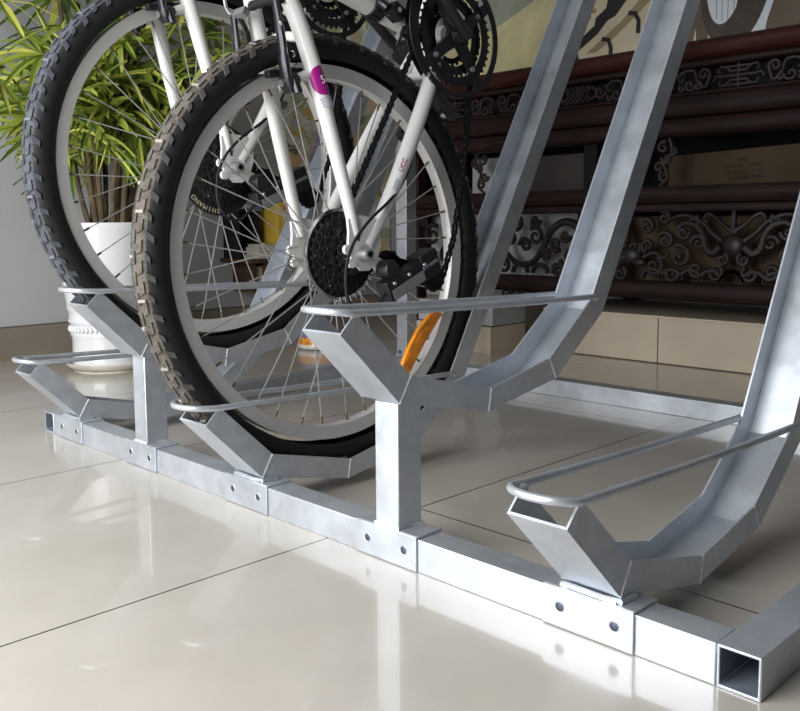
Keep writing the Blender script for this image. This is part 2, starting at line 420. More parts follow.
LOW = [(-.087, .140), (.0045, .0498), (.169, .0151), (.319, .0397), (.437, .126)]
UPP = [(-.064, .163), (.0235, .081), (.1742, .0451), (.303, .0698), (.406, .146)]
ST = (cos(1.0561), sin(1.0561)); LEN = 1.42
LOW.append((LOW[4][0]+ST[0]*LEN, LOW[4][1]+ST[1]*LEN)); UPP.append((UPP[4][0]+ST[0]*LEN, UPP[4][1]+ST[1]*LEN))
W = .067; T = .0025
def channel_mesh():
    mb = MB(); hw = W/2
    rings = []
    for (a, c), (d, e) in zip(LOW, UPP):
        L = math.hypot(d-a, e-c); ia, ic = a+(d-a)*T*1.15/L, c+(e-c)*T*1.15/L
        rings.append([(-hw, d, e), (-hw, a, c), (hw, a, c), (hw, d, e), (hw-T, d, e), (hw-T, ia, ic), (-hw+T, ia, ic), (-hw+T, d, e)])
    for r in rings: mb.v += r
    n = 8
    for i in range(len(rings)-1):
        for k in range(n):
            l = (k+1) % n; mb.f.append((i*n+k, i*n+l, (i+1)*n+l, (i+1)*n+k)); mb.m.append(0)
    for base in (0, (len(rings)-1)*n):
        for q in ((0, 1, 6, 7), (1, 2, 5, 6), (2, 3, 4, 5)): mb.f.append(tuple(base+k for k in q)); mb.m.append(0)
    # weld beads at the mitred joints
    for i in (1, 2, 3):
        (a, c), (d, e) = LOW[i], UPP[i]
        mb.tube([(hw, a, c), (hw, (a+d)/2, (c+e)/2), (hw, d, e)], .0014, 6, 1)
        mb.tube([(-hw, a, c), (-hw, d, e)], .0014, 6, 1)
    return mb.build('wheel_channel', ['galv', 'weld'], None, smooth=False).data
def hoop_mesh(reach):
    mb = MB(); r = .0043; x = W/2+.002
    yb, zb = UPP[4][0]+.006, UPP[4][1]+.004; yf, zf = -.070, .163
    pts = [(x, yb, zb)]
    for t in (.3, .6, .85): pts.append((x+.001, yb+(yf-yb)*t, zb+(zf-zb)*t-.002*sin(pi*t)))
    rx = x+.001
    pts.append((rx, yf, zf))
    for k in range(1, 12):
        a = pi*k/12; pts.append((rx*cos(a), yf-reach*sin(a), zf+.003*sin(a)))
    pts.append((-rx, yf, zf))
    for t in (.15, .4, .7): pts.append((-rx, yf+(yb-yf)*t, zf+(zb-zf)*t-.002*sin(pi*t)))
    pts.append((-x, yb, zb))
    mb.tube(pts, r, 10)
    for sx in (-1, 1):
        mb.ball((sx*(W/2-.0005), -.064, .1605), .0052, 10, 0, (1, 1.9, .8)); mb.ball((sx*x, yb+.003, zb-.002), .0055, 10, 0, (.7, 1.2, 1))
    return mb.build('wheel_hoop', ['galv', 'weld'], None).data
CH = channel_mesh(); HP = hoop_mesh(.027); HPW = hoop_mesh(.040)
for o in list(COL.objects):
    if o.data in (CH, HP, HPW) and o.type == 'MESH': bpy.data.objects.remove(o)
def bracket_mb(x1):
    mb = MB(); x0 = x1-TB; t = .003
    mb.box((x0, -t, .001), (x1, -.0003, TT+t)); mb.box((x0, -.0003, TT+.0003), (x1, D_+t, TT+t)); mb.box((x0, D_+.0003, .002), (x1, D_+t, TT+.0003))
    return mb
OFF = {'low': (0, 0), 'high': (-.0074, .1494)}
XT = [(S*2, 'low'), (S*(1+.012), 'high'), (0., 'low'), (S*(-1-.062), 'high'), (-S*2, 'low')]
XC = []
for x1, kind in XT:
    xc = x1-TB/2-(.006 if kind == 'high' else 0); XC.append(xc)
    oy, oz = OFF[kind]
    if x1 < -.2 and kind == 'high': oy, oz = -.0120, .1440
    br = bracket_mb(x1).build('mounting_bracket', 'galv', rack, bevel=.0008)
    for xx in (x1-TB*.80, x1-TB*.20):
        q = MB(); q.lathe([(1e-5, -.0034), (.0042, -.0034), (.0048, -.0030), (.0048, -.002), (1e-5, -.002)], 14, 'y', (xx, 0, TT*.56))
        q.lathe([(.0048, -.0031), (.0058, -.0034), (.0062, -.003)], 14, 'y', (xx, 0, TT*.56), 1)
        q.build('bolt', ['hole', 'galv'], br)
    ch = shared('wheel_channel', CH, rack, (xc, oy, oz))
    shared('wheel_hoop', HPW if (x1 == 0 or (kind == 'high' and x1 < 0)) else HP, ch)
    w = MB()
    if kind == 'high':
        pw = .040; px_ = xc+.006
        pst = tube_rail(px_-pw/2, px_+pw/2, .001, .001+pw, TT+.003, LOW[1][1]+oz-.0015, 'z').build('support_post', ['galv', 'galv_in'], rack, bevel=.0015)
        q = [(px_-pw/2, .001), (px_+pw/2, .001), (px_+pw/2, .001+pw), (px_-pw/2, .001+pw), (px_-pw/2, .001)]
        w.tube([(a, c, TT+.0035) for a, c in q], .003, 6)
        w.build('weld_bead', 'weld', pst)
    else:
        w.tube([(xc-W/2, .005, TT+.004), (xc-W/4, .002, TT+.0055), (xc+W/4, .003, TT+.004), (xc+W/2, .005, TT+.005), (xc+W/2+.001, .03, TT+.004)], .0038, 8)
        w.box((xc-W/2+.002, .0, TT+.003), (xc+W/2-.002, .036, TT+.006))
        w.build('weld_bead', 'galv', br)
# upper cross rails the channels lean on
for y, z in ((1.035, 1.155), (1.035, 1.30)):
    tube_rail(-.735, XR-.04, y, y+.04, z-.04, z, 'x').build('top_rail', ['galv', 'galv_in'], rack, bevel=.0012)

# ------------------------------------------------------------------ bicycles
TH = 1.0561; RT = .3325
def bar(p, q, n=1): return [Vector(p).lerp(Vector(q), i/n) for i in range(n+1)]
def tyre_mb(style):
    mb = MB(); rw = .0238; rc = RT-rw
    prof = []; mats = []
    K = 22
    for k in range(K+1):
        a = R(-128)+R(256)*k/K
        prof.append((rc+rw*cos(a), rw*sin(a)))
    for k in range(K):
        a = R(-128)+R(256)*(k+.5)/K
        mats.append(1 if abs(a) < R(50) else 0)
    mb.lathe(prof, 96, 'x', mats=mats)
    def at(ang, phi, h): # ang around wheel, phi across section, h above the surface
        r = rc+(rw+h)*cos(phi); return Vector(((rw+h)*sin(phi), r*cos(ang), r*sin(ang)))
    def block(ang, phi, dang, dphi, h, m, skew=0):
        vs = []
        for hh in (-.002, h):
            q = .8 if hh > 0 else 1
            for i, j in ((-1,-1),(1,-1),(1,1),(-1,1)):
                vs.append(at(ang+i*dang*q+skew*j, phi+j*dphi*q, hh))
        mb.add(vs, [(0,3,2,1),(4,5,6,7),(0,1,5,4),(1,2,6,5),(2,3,7,6),(3,0,4,7)], m)
    N = 76
    for i in range(N):
        a = 2*pi*i/N
        for sd in (-1, 1):
            off = 0 if sd > 0 else pi/N
            block(a+off, sd*R(52 if i % 2 else 58), .016, R(9 if i % 2 else 15), .0034, 2, .012*sd)
            block(a+off+pi/N, sd*R(25), .027, R(11), .0022, 1, -.006*sd)
        block(a, 0, .030, R(9), .0022, 1)
    for i in range(40):
        a = 2*pi*i/40
        block(a+.02*(i % 3), R(-14 if i % 2 else 18), .0075, R(17), .0030, 3)
    return mb, {'tan': ['rubber', 'tan_tread', 'knob_tan', 'rib_tan'], 'grey': ['rubber', 'grey_tread', 'knob_grey', 'rib_grey']}[style]
def rim_mb():
    mb = MB()
    mb.lathe([(.2875, .0125), (.2875, .0105), (.2775, .0100), (.2775, -.0100), (.2875, -.0105), (.2875, -.0125), (.2675, -.0100), (.2662, -.007), (.2655, 0), (.2662, .007), (.2675, .0100)], 128, 'x', closed=True)
    return mb
def spoke_mesh(side, dirn):
    """spoke lying with its rim end at angle 0 in the yz plane"""
    fx = .021 if side > 0 else -.033; fr = .0225; da = R(56)*dirn
    a = Vector((fx, fr*cos(da), fr*sin(da))); b = Vector((side*.003, .266, 0)); mb = MB()
    mb.tube([a, b], .0010, 6)
    d = (b-a).normalized(); mb.tube([b-d*.011, b], .0019, 8, 1)
    o = mb.build('spoke', ['spoke', 'nipple'], None); me = o.data; bpy.data.objects.remove(o); return me
SPK = {(s, d): spoke_mesh(s, d) for s in (-1, 1) for d in (-1, 1)}
RIM_ME = None
def gear(mb, r, teeth, x0, x1, m=0, depth=.0045, inner=None):
    pts = []
    for i in range(teeth):
        for k, rr in ((0, r-depth), (.3, r-depth), (.45, r), (.65, r), (.8, r-depth)):
            a = 2*pi*(i+k)/teeth; pts.append((rr*cos(a), rr*sin(a)))
    return pts
def ring_prism(mb, outer, rin, x0, x1, c=(0,0), m=0):
    """gear-shaped ring with a round hole"""
    n = len(outer)
    inn = [(rin*cos(math.atan2(q[1], q[0])), rin*sin(math.atan2(q[1], q[0]))) for q in outer]
    vs = [(x, c[0]+q[0], c[1]+q[1]) for x in (x0, x1) for L in (outer, inn) for q in L]
    fs = []
    for i in range(n):
        j = (i+1) % n
        fs += [(i, j, n+j, n+i), (2*n+i, 2*n+j, 3*n+j, 3*n+i), (i, j, 2*n+j, 2*n+i), (n+i, n+j, 3*n+j, 3*n+i)]
    return mb.add(vs, fs, m)
def circle(r, n=48): return [(r*cos(2*pi*i/n), r*sin(2*pi*i/n)) for i in range(n)]
def chain_mb(path, m=0):
    """path: list of (x,y,z) corners, resampled at the link pitch"""
    P = [Vector(p) for p in path]; pitch = .0127; pts = [P[0]]; i = 0; cur = P[0].copy(); left = pitch
    while i < len(P)-1:
        d = P[i+1]-cur
        if d.length >= left: cur = cur+d.normalized()*left; pts.append(cur.copy()); left = pitch
        else: left -= d.length; i += 1; cur = P[i].copy()
    mb = MB(); X = Vector((1, 0, 0))
    for k in range(len(pts)-1):
        a, b = pts[k], pts[k+1]; d = (b-a); L = d.length; d.normalize(); n = X.cross(d).normalized(); X2 = d.cross(n)
        o = .0036 if k % 2 else .0024
        for sx in (-1, 1):
            c = (a+b)/2+X2*(sx*o)
            hw = .0042
            poly = [(-L/2-.003, -hw*.55), (-L/2, -hw), (-L/6, -hw*.62), (L/6, -hw*.62), (L/2, -hw), (L/2+.003, -hw*.55), (L/2+.003, hw*.55), (L/2, hw), (L/6, hw*.62), (-L/6, hw*.62), (-L/2, hw), (-L/2-.003, hw*.55)]
            vs = [c+d*q[0]+n*q[1]+X2*(e*.0006) for e in (-1, 1) for q in poly]; nn = 12
            mb.add(vs, [tuple(range(nn)), tuple(range(nn, 2*nn))[::-1]]+[(t, (t+1) % nn, nn+(t+1) % nn, nn+t) for t in range(nn)], m)
        mb.tube([a-X2*.0044, a+X2*.0044], .0026, 8, m)
    return mb

def bicycle(xc, hub, lean, label, style, right_crank_down, protector, name='bicycle'):
    nx = Vector((1, lean[0], lean[1])).normalized(); fy = Vector((0, cos(TH), sin(TH))); fy = (fy-nx*fy.dot(nx)).normalized()
    B = empty(name, (xc, hub[0], hub[1]), Matrix((nx, fy, nx.cross(fy))).transposed().to_euler(), label, 'bicycle')
    mb, ml = tyre_mb(style)
    tyre = mb.build('tyre', ml, B, angle=50)
    rim = rim_mb().build('rim', 'rim', B)
    ph = .07 if style == 'tan' else .22
    for i in range(36):
        side = 1 if i % 2 else -1; d = 1 if (i//2) % 2 else -1
        shared('spoke', SPK[(side, d)], rim, rot=(2*pi*i/36+ph, 0, 0))
    if style == 'tan':
        # orange reflector clipped between the spokes
        r = MB()
        a, c = Vector((.010, -.108, -.222)), Vector((.010, .026, -.252))
        t = (c-a).normalized(); n = Vector((1, 0, 0)).cross(t)
        pts = [a+n*-.010, a+n*.012+t*.008, a+n*.017+t*.035, a+t*(c-a).length*.55+n*.020, c-t*.022+n*.013, c-t*.012+n*.004, c-n*.002, c-n*.010-t*.006, a+t*(c-a).length*.5-n*.008, a-n*.012+t*.01]
        X = Vector((.004, 0, 0)); N = len(pts)
        r.add([p-X for p in pts]+[p+X for p in pts], [tuple(range(N)), tuple(range(N, 2*N))[::-1]]+[(i, (i+1) % N, N+(i+1) % N, N+i) for i in range(N)])
        q = r.build('wheel_reflector', 'orange', rim, bevel=.0015)
        tag(q, 'orange plastic reflector clipped between spokes')
        r2 = MB()
        for f in (.18, .5): r2.obox(a.lerp(c, f)+Vector((.0045, 0, 0))+n*.005, (.0006, 0, 0), t*.012, n*.006)
        r2.build('reflector_prism', 'orange', rim)
    # hub
    h = MB()
    h.lathe([(.007, -.052), (.009, -.050), (.011, -.040), (.0265, -.0345), (.0265, -.0315), (.015, -.028), (.013, -.005), (.016, .016), (.0265, .0195), (.0265, .0225), (.012, .026), (.012, .05)], 32, 'x')
    h.lathe([(.0048, -.088), (.0048, .088)], 12, 'x', m=1)
    for sx in (-1, 1):
        h.lathe([(.0048, sx*.092), (.0085, sx*.091), (.0095, sx*.078), (.0105, sx*.074), (.0105, sx*.0705)], 14, 'x', m=2)
    hubo = h.build('hub', ['alloy', 'alloy', 'alloy'], B)
    # cassette and spoke guard
    c = MB(); radii = [.063, .055, .0480, .041, .037, .033, .029]; teeth = [28, 24, 22, 20, 18, 16, 14]
    if protector == 'black': radii = [.062, .053, .047, .042, .037, .033, .029]
    for i, (rr, tt) in enumerate(zip(radii, teeth)):
        x = .0265+i*.0048
        ring_prism(c, gear(c, rr, tt, 0, 0), .016, x, x+.0022, m=0)
        c.lathe([(.018+.5*(rr-.029), x+.0022), (.018+.5*(rr-.029), x+.0048)], 24, 'x', m=0)
        for k in range(6):
            a = 2*pi*k/6+i*.4; c.disc(.0018, x+.0022, x+.0028, 8, 'x', (0, (rr-.009)*cos(a), (rr-.009)*sin(a)), 1)
    c.build('cassette', ['gearsteel', 'alloy'], hubo)
    g = MB()
    if protector == 'silver':
        ring_prism(g, circle(.071, 64), .066, .0225, .0245, m=0)
        ring_prism(g, circle(.0672, 64), .02, .0231, .0239, m=1)
        for k in range(14):
            a = R(205)+R(110)*k/13
            g.tube([(.0255, .066*cos(a), .066*sin(a)), (.0265, .074*cos(a), .074*sin(a)), (.0255, .066*cos(a+.06), .066*sin(a+.06))], .0011, 6, 0)
        g.build('spoke_guard', ['chrome', 'blackm'], hubo)
    else:
        g.lathe([(.018, .0225), (.079, .0225), (.081, .0235), (.079, .0252), (.018, .0252)], 64, 'x', m=0)
        for k in range(90):
            a = 2*pi*k/90
            for rr in (.066, .0685): g.disc(.0007, .0252, .0255, 5, 'x', (0, rr*cos(a+rr*3), rr*sin(a+rr*3)), 0)
        go = g.build('spoke_guard', ['black', 'chrome'], hubo)
        s = 'SHIMANO'; rr = .0725; ce = R(184)
        for i, chx in enumerate(s):
            a = ce-(i-3)*R(7.4)
            # the word runs along the lower left edge, letter tops outwards
            t = Vector((0, sin(a), -cos(a))); n = Vector((0, cos(a), sin(a)))
            text('lettering', chx, .0118, 'tanletter', hubo, frame_mat((.0255, rr*cos(a), rr*sin(a)), t, n))
        q = MB(); q.tube([(.022, .0835*cos(R(a)), .0835*sin(R(a))) for a in range(104, 134, 5)], .003, 8); q.build('guard_clip', 'chrome', hubo)
    # ---------------- frame
    f = MB()
    BBc = (.428, -.034)
    for sx in (-1, 1):
        f.tube(smooth_path([(sx*.067, .022, .020), (sx*.0655, .07, .066), (sx*.061, .143, .137), (sx*.054, .206, .197), (sx*.046, .258, .254), (sx*.030, .301, .303), (sx*.014, .322, .328)], 5),
               [.0080+.0048*min(1, i/14) for i in range(31)], 14)
        f.tube(smooth_path([(sx*.067, .018, -.008), (sx*.064, .10, -.016), (sx*.057, .2, -.022), (sx*.046, .30, -.026), (sx*.034, .365, -.029), (sx*.022, .42, -.03)], 5),
               [.0095+.0032*min(1, i/10) for i in range(26)], 14)
        x0, x1 = sorted((sx*.0665, sx*.0715))
        f.prism([(.052, -.018), (.062, .0), (.05, .03), (.034, .047), (.018, .036), (.004, .030), (-.012, .018), (-.018, .006), (-.022, -.012), (-.014, -.026), (.004, -.034), (.03, -.03)], 'x', x0, x1)
        f.disc(.0075, x0, x1+.001, 14, 'x', (0, -.006, .026)); f.disc(.0075, x0, x1+.001, 14, 'x', (0, -.020, .010))
        f.tube([(sx*.054, .198, .187), (sx*.050, .174, .205)], .0075, 12)
    f.prism([(-.005, -.03), (.012, -.03), (.014, -.052), (.002, -.06), (-.012, -.052)], 'x', .067, .072)
    f.tube([(-.050, .232, .224), (0, .238, .231), (.050, .232, .224)], .0075, 12)   # brake bridge
    f.tube([(-.036, .35, -.028), (.036, .35, -.028)], .008, 12)
    f.tube([(-.0365, *BBc), (.0365, *BBc)], .021, 24)
    f.tube([(0, *BBc), (0, .3, .43)], .0165, 18)
    f.tube([(0, *BBc), (0, .915, .365)], .0205, 18)
    f.tube([(0, .318, .36), (0, .895, .455)], .0175, 18)
    f.tube([(0, .925, .335), (0, .885, .485)], .0215, 20)
    f.tube([(0, .355, -.036), (0, .418, -.036)], .016, 12)
    fr = f.build('frame', 'paint', B, angle=50)
    # slot shadow and decals on the stays
    d = MB(); d.prism([(.016, .012), (.026, .016), (.028, .021), (.024, .022), (.014, .017)], 'x', .0714, .0719); d.build('dropout_slot', 'hole', fr)
    def on_stay(t):   # point on right seat stay by fraction of the straight lower run
        return Vector((.0655+(t)*(-.0115), .07+.13*t, .066+.141*t))
    if style == 'tan':
        # round purple decal wrapped on the outside of the stay
        cpt = Vector((.0560, .186, .178)); ax = Vector((-.09, .68, .73)).normalized(); out = Vector((.87, .06, -.03)); out = (out-ax*out.dot(ax)).normalized(); w = ax.cross(out)
        rr = .0136; dm = MB(); vs = []; NA, NB = 20, 12
        for i in range(NA+1):
            u = -1+2*i/NA; half = math.sqrt(max(0, 1-u*u))*R(84)
            for j in range(NB+1):
                a = half*(-1+2*j/NB); vs.append(cpt+ax*(u*.0215)+(out*cos(a)+w*sin(a))*rr)
        dm.add(vs, [(i*(NB+1)+j, i*(NB+1)+j+1, (i+1)*(NB+1)+j+1, (i+1)*(NB+1)+j) for i in range(NA) for j in range(NB)])
        q = dm.build('round_decal', 'purple', fr); tag(q, 'round purple decal on the white stay')
        gd_ = (out*.98-w*.0).normalized(); text('lettering', '5', .0165, 'white', fr, frame_mat(cpt+gd_*(rr+.0009), w, ax), .0003)
        q = MB(); vs = []
        for i in range(9):
            u = -.038+.014*i/8
            for j in range(9):
                a = R(-60)+R(150)*j/8; vs.append(cpt+Vector((0.0008, 0, 0))+ax*u+(out*cos(a)+w*sin(a))*(rr-.0008))
        q.add(vs, [(i*9+j, i*9+j+1, (i+1)*9+j+1, (i+1)*9+j) for i in range(8) for j in range(8)]); q.build('silver_decal', 'greydecal', fr)
        # purple letters on the chain stay
        nv = Vector((.86, -.14, .45)).normalized(); xv = Vector((-.07, 1, -.04)); cc = Vector((.0592, .166, -.0200))
        text('lettering', 'UCC', .0115, 'red', fr, frame_mat(cc+nv*.0132, xv, nv.cross(xv)), .0003)
        q = MB(); q.obox(cc+nv*.0125-xv*.036, xv.normalized()*.010, nv.cross(xv).normalized()*.0028, nv*.0006); q.build('silver_decal', 'greydecal', fr)
    else:
        for p in ((.0765, .085, .080), (.0745, .120, -.019)):
            q = MB(); q.ball(p, .008, 10, 0, (.35, 1, .8)); q.build('yellow_decal', 'yellowdecal', fr)
    # ---------------- V-brake
    for sx in (-1, 1):
        a = MB()
        bd = Vector((0, -.72, .69)); pv = Vector((sx*.049, .166, .212))
        a.tube([pv-bd*.006, pv+bd*.016], .0105, 14)
        a.tube(smooth_path([pv+bd*.010+Vector((sx*.002, -.010, -.011)), pv+bd*.010+Vector((sx*.004, .008, .009)), (sx*.054, .205, .257), (sx*.051, .246, .288)], 5), [.0115]*4+[.0105]*4+[.0085]*4+[.0065]*4, 10, flat=.62)
        a.tube([pv+bd*.006+Vector((sx*.010, .004, 0)), pv+bd*.004+Vector((sx*.016, -.014, -.012))], .006, 8)
        bo = a.build('brake_arm', 'blackm', B)
        g = MB(); e0 = Vector((sx*.0592, .176, .233)); e1 = Vector((sx*.0575, .221, .271))
        g.tube([e0, e1], [.0045, .003], 8, flat=.5); g.build('brake_arm_highlight', 'alloy', bo)  # pale strip stands in for the highlight along the arm
        for q, rr in ((pv+bd*.016, .0055), (Vector((sx*.060, .194, .233)), .0048)):
            p = MB(); p.tube([q, q+bd*.004], rr, 12); p.build('brake_bolt', 'chrome', bo)
        p = MB(); c0 = Vector((sx*.0235, .182, .214)); td = Vector((0, -.62, .785))*.032; nd = Vector((0, .785, .62))*.0055
        p.obox(c0, (.006, 0, 0), td, nd); p.obox(c0+Vector((sx*.013, 0, 0)), (.009, 0, 0), td*.22, nd*.9)
        p.build('brake_pad', 'rubber', bo, bevel=.002)
    n = MB(); n.tube(smooth_path([(.050, .256, .278), (.02, .256, .283), (-.015, .253, .285)], 5), [.0062+.0012*(i % 2) for i in range(11)], 10, 0)
    n.obox((-.035, .246, .285), (.014, 0, 0), (0, .006, 0), (0, 0, .0055), 1)
    n.tube(smooth_path([(-.045, .244, .286), (-.062, .25, .291), (-.07, .272, .304), (-.05, .33, .340), (-.02, .43, .40)], 6), .0026, 8, 1)
    n.tube([(-.040, .242, .282), (-.046, .235, .258), (-.05, .225, .245)], .0035, 8, 0)
    n.build('brake_cable', ['rubber', 'alloy'], B)
    # ---------------- crankset
    cr = MB(); cy, cz = BBc
    for rr, tt, x in ((.0865, 42, .050), (.068, 34, .043), (.048, 24, .036)):
        ring_prism(cr, gear(cr, rr, tt, 0, 0), rr-.019 if rr > .06 else rr-.013, x, x+.0025, BBc)
    crs = cr.build('crankset', 'blackm', B)
    gd = MB(); ring_prism(gd, circle(.1035, 72), .0935, .053, .0565, BBc)
    for k in range(4):
        a = R(45+90*k+20); gd.obox((.0535, cy+.087*cos(a), cz+.087*sin(a)), (.0015, 0, 0), (0, .010*cos(a), .010*sin(a)), (0, -.009*sin(a), .009*cos(a)))
    gd.build('chain_guard', 'black', crs)
    sp = MB()
    for k in range(4):
        a = R(45+90*k+20); d = Vector((0, cos(a), sin(a))); n_ = Vector((0, -sin(a), cos(a)))
        o = Vector((.053, cy, cz)); sp.add([o+n_*.013+Vector((.006, 0, 0)), o-n_*.013+Vector((.006, 0, 0)), o+d*.076-n_*.008, o+d*.076+n_*.008, o+n_*.013-Vector((.004, 0, 0)), o-n_*.013-Vector((.004, 0, 0)), o+d*.076-n_*.008-Vector((.003, 0, 0)), o+d*.076+n_*.008-Vector((.003, 0, 0))],
              [(0,1,2,3), (4,7,6,5), (0,4,5,1), (1,5,6,2), (2,6,7,3), (3,7,4,0)])
        sp.disc(.0045, .050, .0575, 10, 'x', (0, cy+.064*cos(a), cz+.064*sin(a)), 1)
    sp.lathe([(1e-5, .075), (.008, .075), (.016, .070), (.018, .045), (1e-5, .045)], 20, 'x', (0, cy, cz), 0)
    sp.disc(.007, .075, .0765, 12, 'x', (0, cy, cz), 1)
    sp.build('spider', ['black', 'alloy'], crs)
    for sx in (-1, 1):
        down = right_crank_down if sx > 0 else not right_crank_down
        v = Vector((0, -.025, -.168)) if down else Vector((0, .025, .168))
        o = Vector((sx*.068, cy, cz)); ca = MB()
        ca.tube([o-v*.06, o, o+v*.15+Vector((sx*.004, 0, 0)), o+v*.6+Vector((sx*.012, 0, 0)), o+v+Vector((sx*.016, 0, 0)), o+v*1.06+Vector((sx*.016, 0, 0))], [.013, .0165, .013, .0115, .013, .009], 12, flat=.7, up=(1, 0, 0) if 0 else None)
        cao = ca.build('crank_arm', 'black', crs)
        if sx > 0 and not right_crank_down or sx < 0 and not right_crank_down or right_crank_down:
            pd = MB(); e = o+v+Vector((sx*.024, 0, 0))
            pd.tube([e, e+Vector((sx*.02, 0, 0))], .006, 10, 1)
            c0 = e+Vector((sx*.064, 0, 0))
            pd.obox(c0+Vector((0, .040, 0)), (.044, 0, 0), (0, .006, 0), (0, 0, .012)); pd.obox(c0-Vector((0, .040, 0)), (.044, 0, 0), (0, .006, 0), (0, 0, .012))
            pd.obox(c0+Vector((.044, 0, 0)), (.005, 0, 0), (0, .04, 0), (0, 0, .012)); pd.obox(c0-Vector((.044, 0, 0)), (.005, 0, 0), (0, .04, 0), (0, 0, .012))
            pd.tube([c0-Vector((.044, 0, 0)), c0+Vector((.044, 0, 0))], .012, 12, 1)
            pd.build('pedal', ['black', 'alloy'], crs, bevel=.001)
    # ---------------- chain
    def arc(c, r, a0, a1, x, n=8): return [(x, c[0]+r*cos(a0+(a1-a0)*i/n), c[1]+r*sin(a0+(a1-a0)*i/n)) for i in range(n+1)]
    gp, tp = (.022, -.078), (.050, -.180)
    path = arc(BBc, .064, R(-80), R(98), .044, 10)+[(.043, .25, .031)]+arc((0, 0), .039, R(86), R(250), .046, 10)
    path += arc(gp, .02, R(120), R(-40), .047, 6)+arc(tp, .02, R(150), R(285), .047, 6)
    path += [(.047, .13, -.192), (.046, .25, -.160), (.045, .34, -.122)]+arc(BBc, .064, R(-100), R(-80), .044, 3)
    chain_mb(path).build('chain', 'blackm', B, smooth=False)
    # ---------------- rear derailleur
    dr = MB()
    dr.lathe([(1e-5, .096), (.013, .096), (.015, .092), (.015, .070), (1e-5, .070)], 20, 'x', (0, .0, -.050))
    a, c = Vector((.088, -.030, -.056)), Vector((.084, .034, -.108)); t = (c-a).normalized(); n_ = Vector((1, 0, 0)).cross(t)
    dr.obox((a+c)/2+n_*-.004, (.013, 0, 0), t*.048, n_*.016)
    dr.obox(c+t*.012, (.016, 0, 0), t*.020, n_*.020)
    for q in (.1, .5, .95): dr.disc(.0035, .1, .1035, 8, 'x', (0, *(a.lerp(c, q)+n_*.006).yz), 1)
    dro = dr.build('rear_derailleur', ['black', 'chrome'], B, bevel=.002)
    pl = MB(); pl.obox((a+c)/2+Vector((.0140, 0, 0))+n_*-.010, (.0008, 0, 0), t*.042, n_*.008); pl.build('derailleur_plate', 'alloy', dro)
    text('lettering', 'SHIMANO', .0085, 'greyletter', dro, frame_mat(c+t*.010+Vector((.0165, 0, 0)), t, -n_ if 0 else n_))
    cg = MB()
    for x in (.041, .053):
        cg.prism([(gp[0]-.012, gp[1]+.004), (gp[0]+.006, gp[1]+.013), (gp[0]+.016, gp[1]-.004), (tp[0]+.016, tp[1]+.006), (tp[0]+.012, tp[1]-.014), (tp[0]-.010, tp[1]-.012), (tp[0]-.012, tp[1]+.01)], 'x', x, x+.0015)
    cg.build('derailleur_cage', 'blackm', dro)
    for q in (gp, tp):
        pu = MB(); ring_prism(pu, gear(pu, .020, 11, 0, 0), .004, .0455, .0485, q); pu.disc(.005, .040, .056, 10, 'x', (0, *q), 0); pu.build('pulley', 'black', dro)
    cb = MB(); cb.tube(smooth_path([(.036, .36, -.046), (.048, .26, -.040), (.062, .16, -.034), (.074, .105, -.014), (.082, .05, .016), (.085, .005, .031), (.088, -.036, .030), (.090, -.074, .011), (.091, -.088, -.016), (.090, -.080, -.040), (.089, -.055, -.052), (.088, -.035, -.056)], 7), .0025, 8)
    cb.build('gear_cable', 'rubber', B)
    # ---------------- front derailleur
    fd = MB(); tt_ = Vector((0, -.12, .46)).normalized()
    ctr = Vector((0, *BBc))+tt_*.140
    fd.tube([ctr-tt_*.012, ctr+tt_*.012], .0215, 18)
    for x, r0 in ((.055, .092), (.041, .088)):
        pts = [(r0*cos(R(q)), r0*sin(R(q))) for q in range(84, 166, 8)]+[((r0+.024-.008*(q-84)/80)*cos(R(q)), (r0+.024-.008*(q-84)/80)*sin(R(q))) for q in range(164, 83, -8)]
        fd.prism([(cy+p[0], cz+p[1]) for p in pts], 'x', x, x+.002)
    fd.obox((.047, cy-.060, cz+.088), (.008, 0, 0), (0, .008, 0), (0, 0, .010)); fd.obox((.034, cy-.040, cz+.118), (.012, 0, 0), (0, .010, 0), (0, 0, .013))
    fd.tube([(.020, cy-.036, cz+.145), (.034, cy-.044, cz+.132)], .008, 10)
    fdo = fd.build('front_derailleur', 'blackm', B, bevel=.001)
    for q_ in ((.044, cy-.04, cz+.12), (.0555, cy-.099, cz+.028)):
        q = MB(); q.disc(.0042, q_[0], q_[0]+.0035, 8, 'x', (0, q_[1], q_[2])); q.build('derailleur_bolt', 'chrome', fdo)
    q = MB(); q.tube(smooth_path([(.03, cy-.05, cz+.125), (.028, cy-.03, cz+.06), (.020, cy-.022, cz-.005), (.0, cy+.0, cz-.026)], 6), .0012, 6); q.build('derailleur_cable', 'alloy', fdo)
    # ---------------- upper end of the bicycle (saddle, fork, front wheel)
    st = MB(); st.tube([(0, .305, .41), (0, .278, .52)], .0135, 14); st.build('seat_post', 'alloy', B)
    sd = MB()
    for i in range(13):
        pass
    sd.tube([(0, .13, .545), (0, .17, .55), (0, .22, .548), (0, .28, .54), (0, .34, .538), (0, .40, .533)], [.03, .072, .07, .038, .022, .012], 18, flat=.45)
    sd.build('saddle', 'black', B)
    fk = MB(); fk.tube([(0, .88, .50), (0, .93, .32)], .015, 14)
    fk.tube([(-.05, .945, .29), (.05, .945, .29)], .016, 14)
    for sx in (-1, 1): fk.tube([(sx*.05, .942, .30), (sx*.05, .985, .17), (sx*.05, 1.05, 0)], [.017, .015, .010], 12)
    fk.build('fork', 'paint', B)
    hb = MB(); hb.tube([(0, .87, .53), (0, .93, .55)], .014, 12); hb.build('stem', 'blackm', B)
    shared('front_tyre', tyre.data, B, (lean[0]*.52+lean[1]*.91, 1.05, .016))
    fr_ = shared('front_rim', rim.data, B, (lean[0]*.52+lean[1]*.91, 1.05, .016))
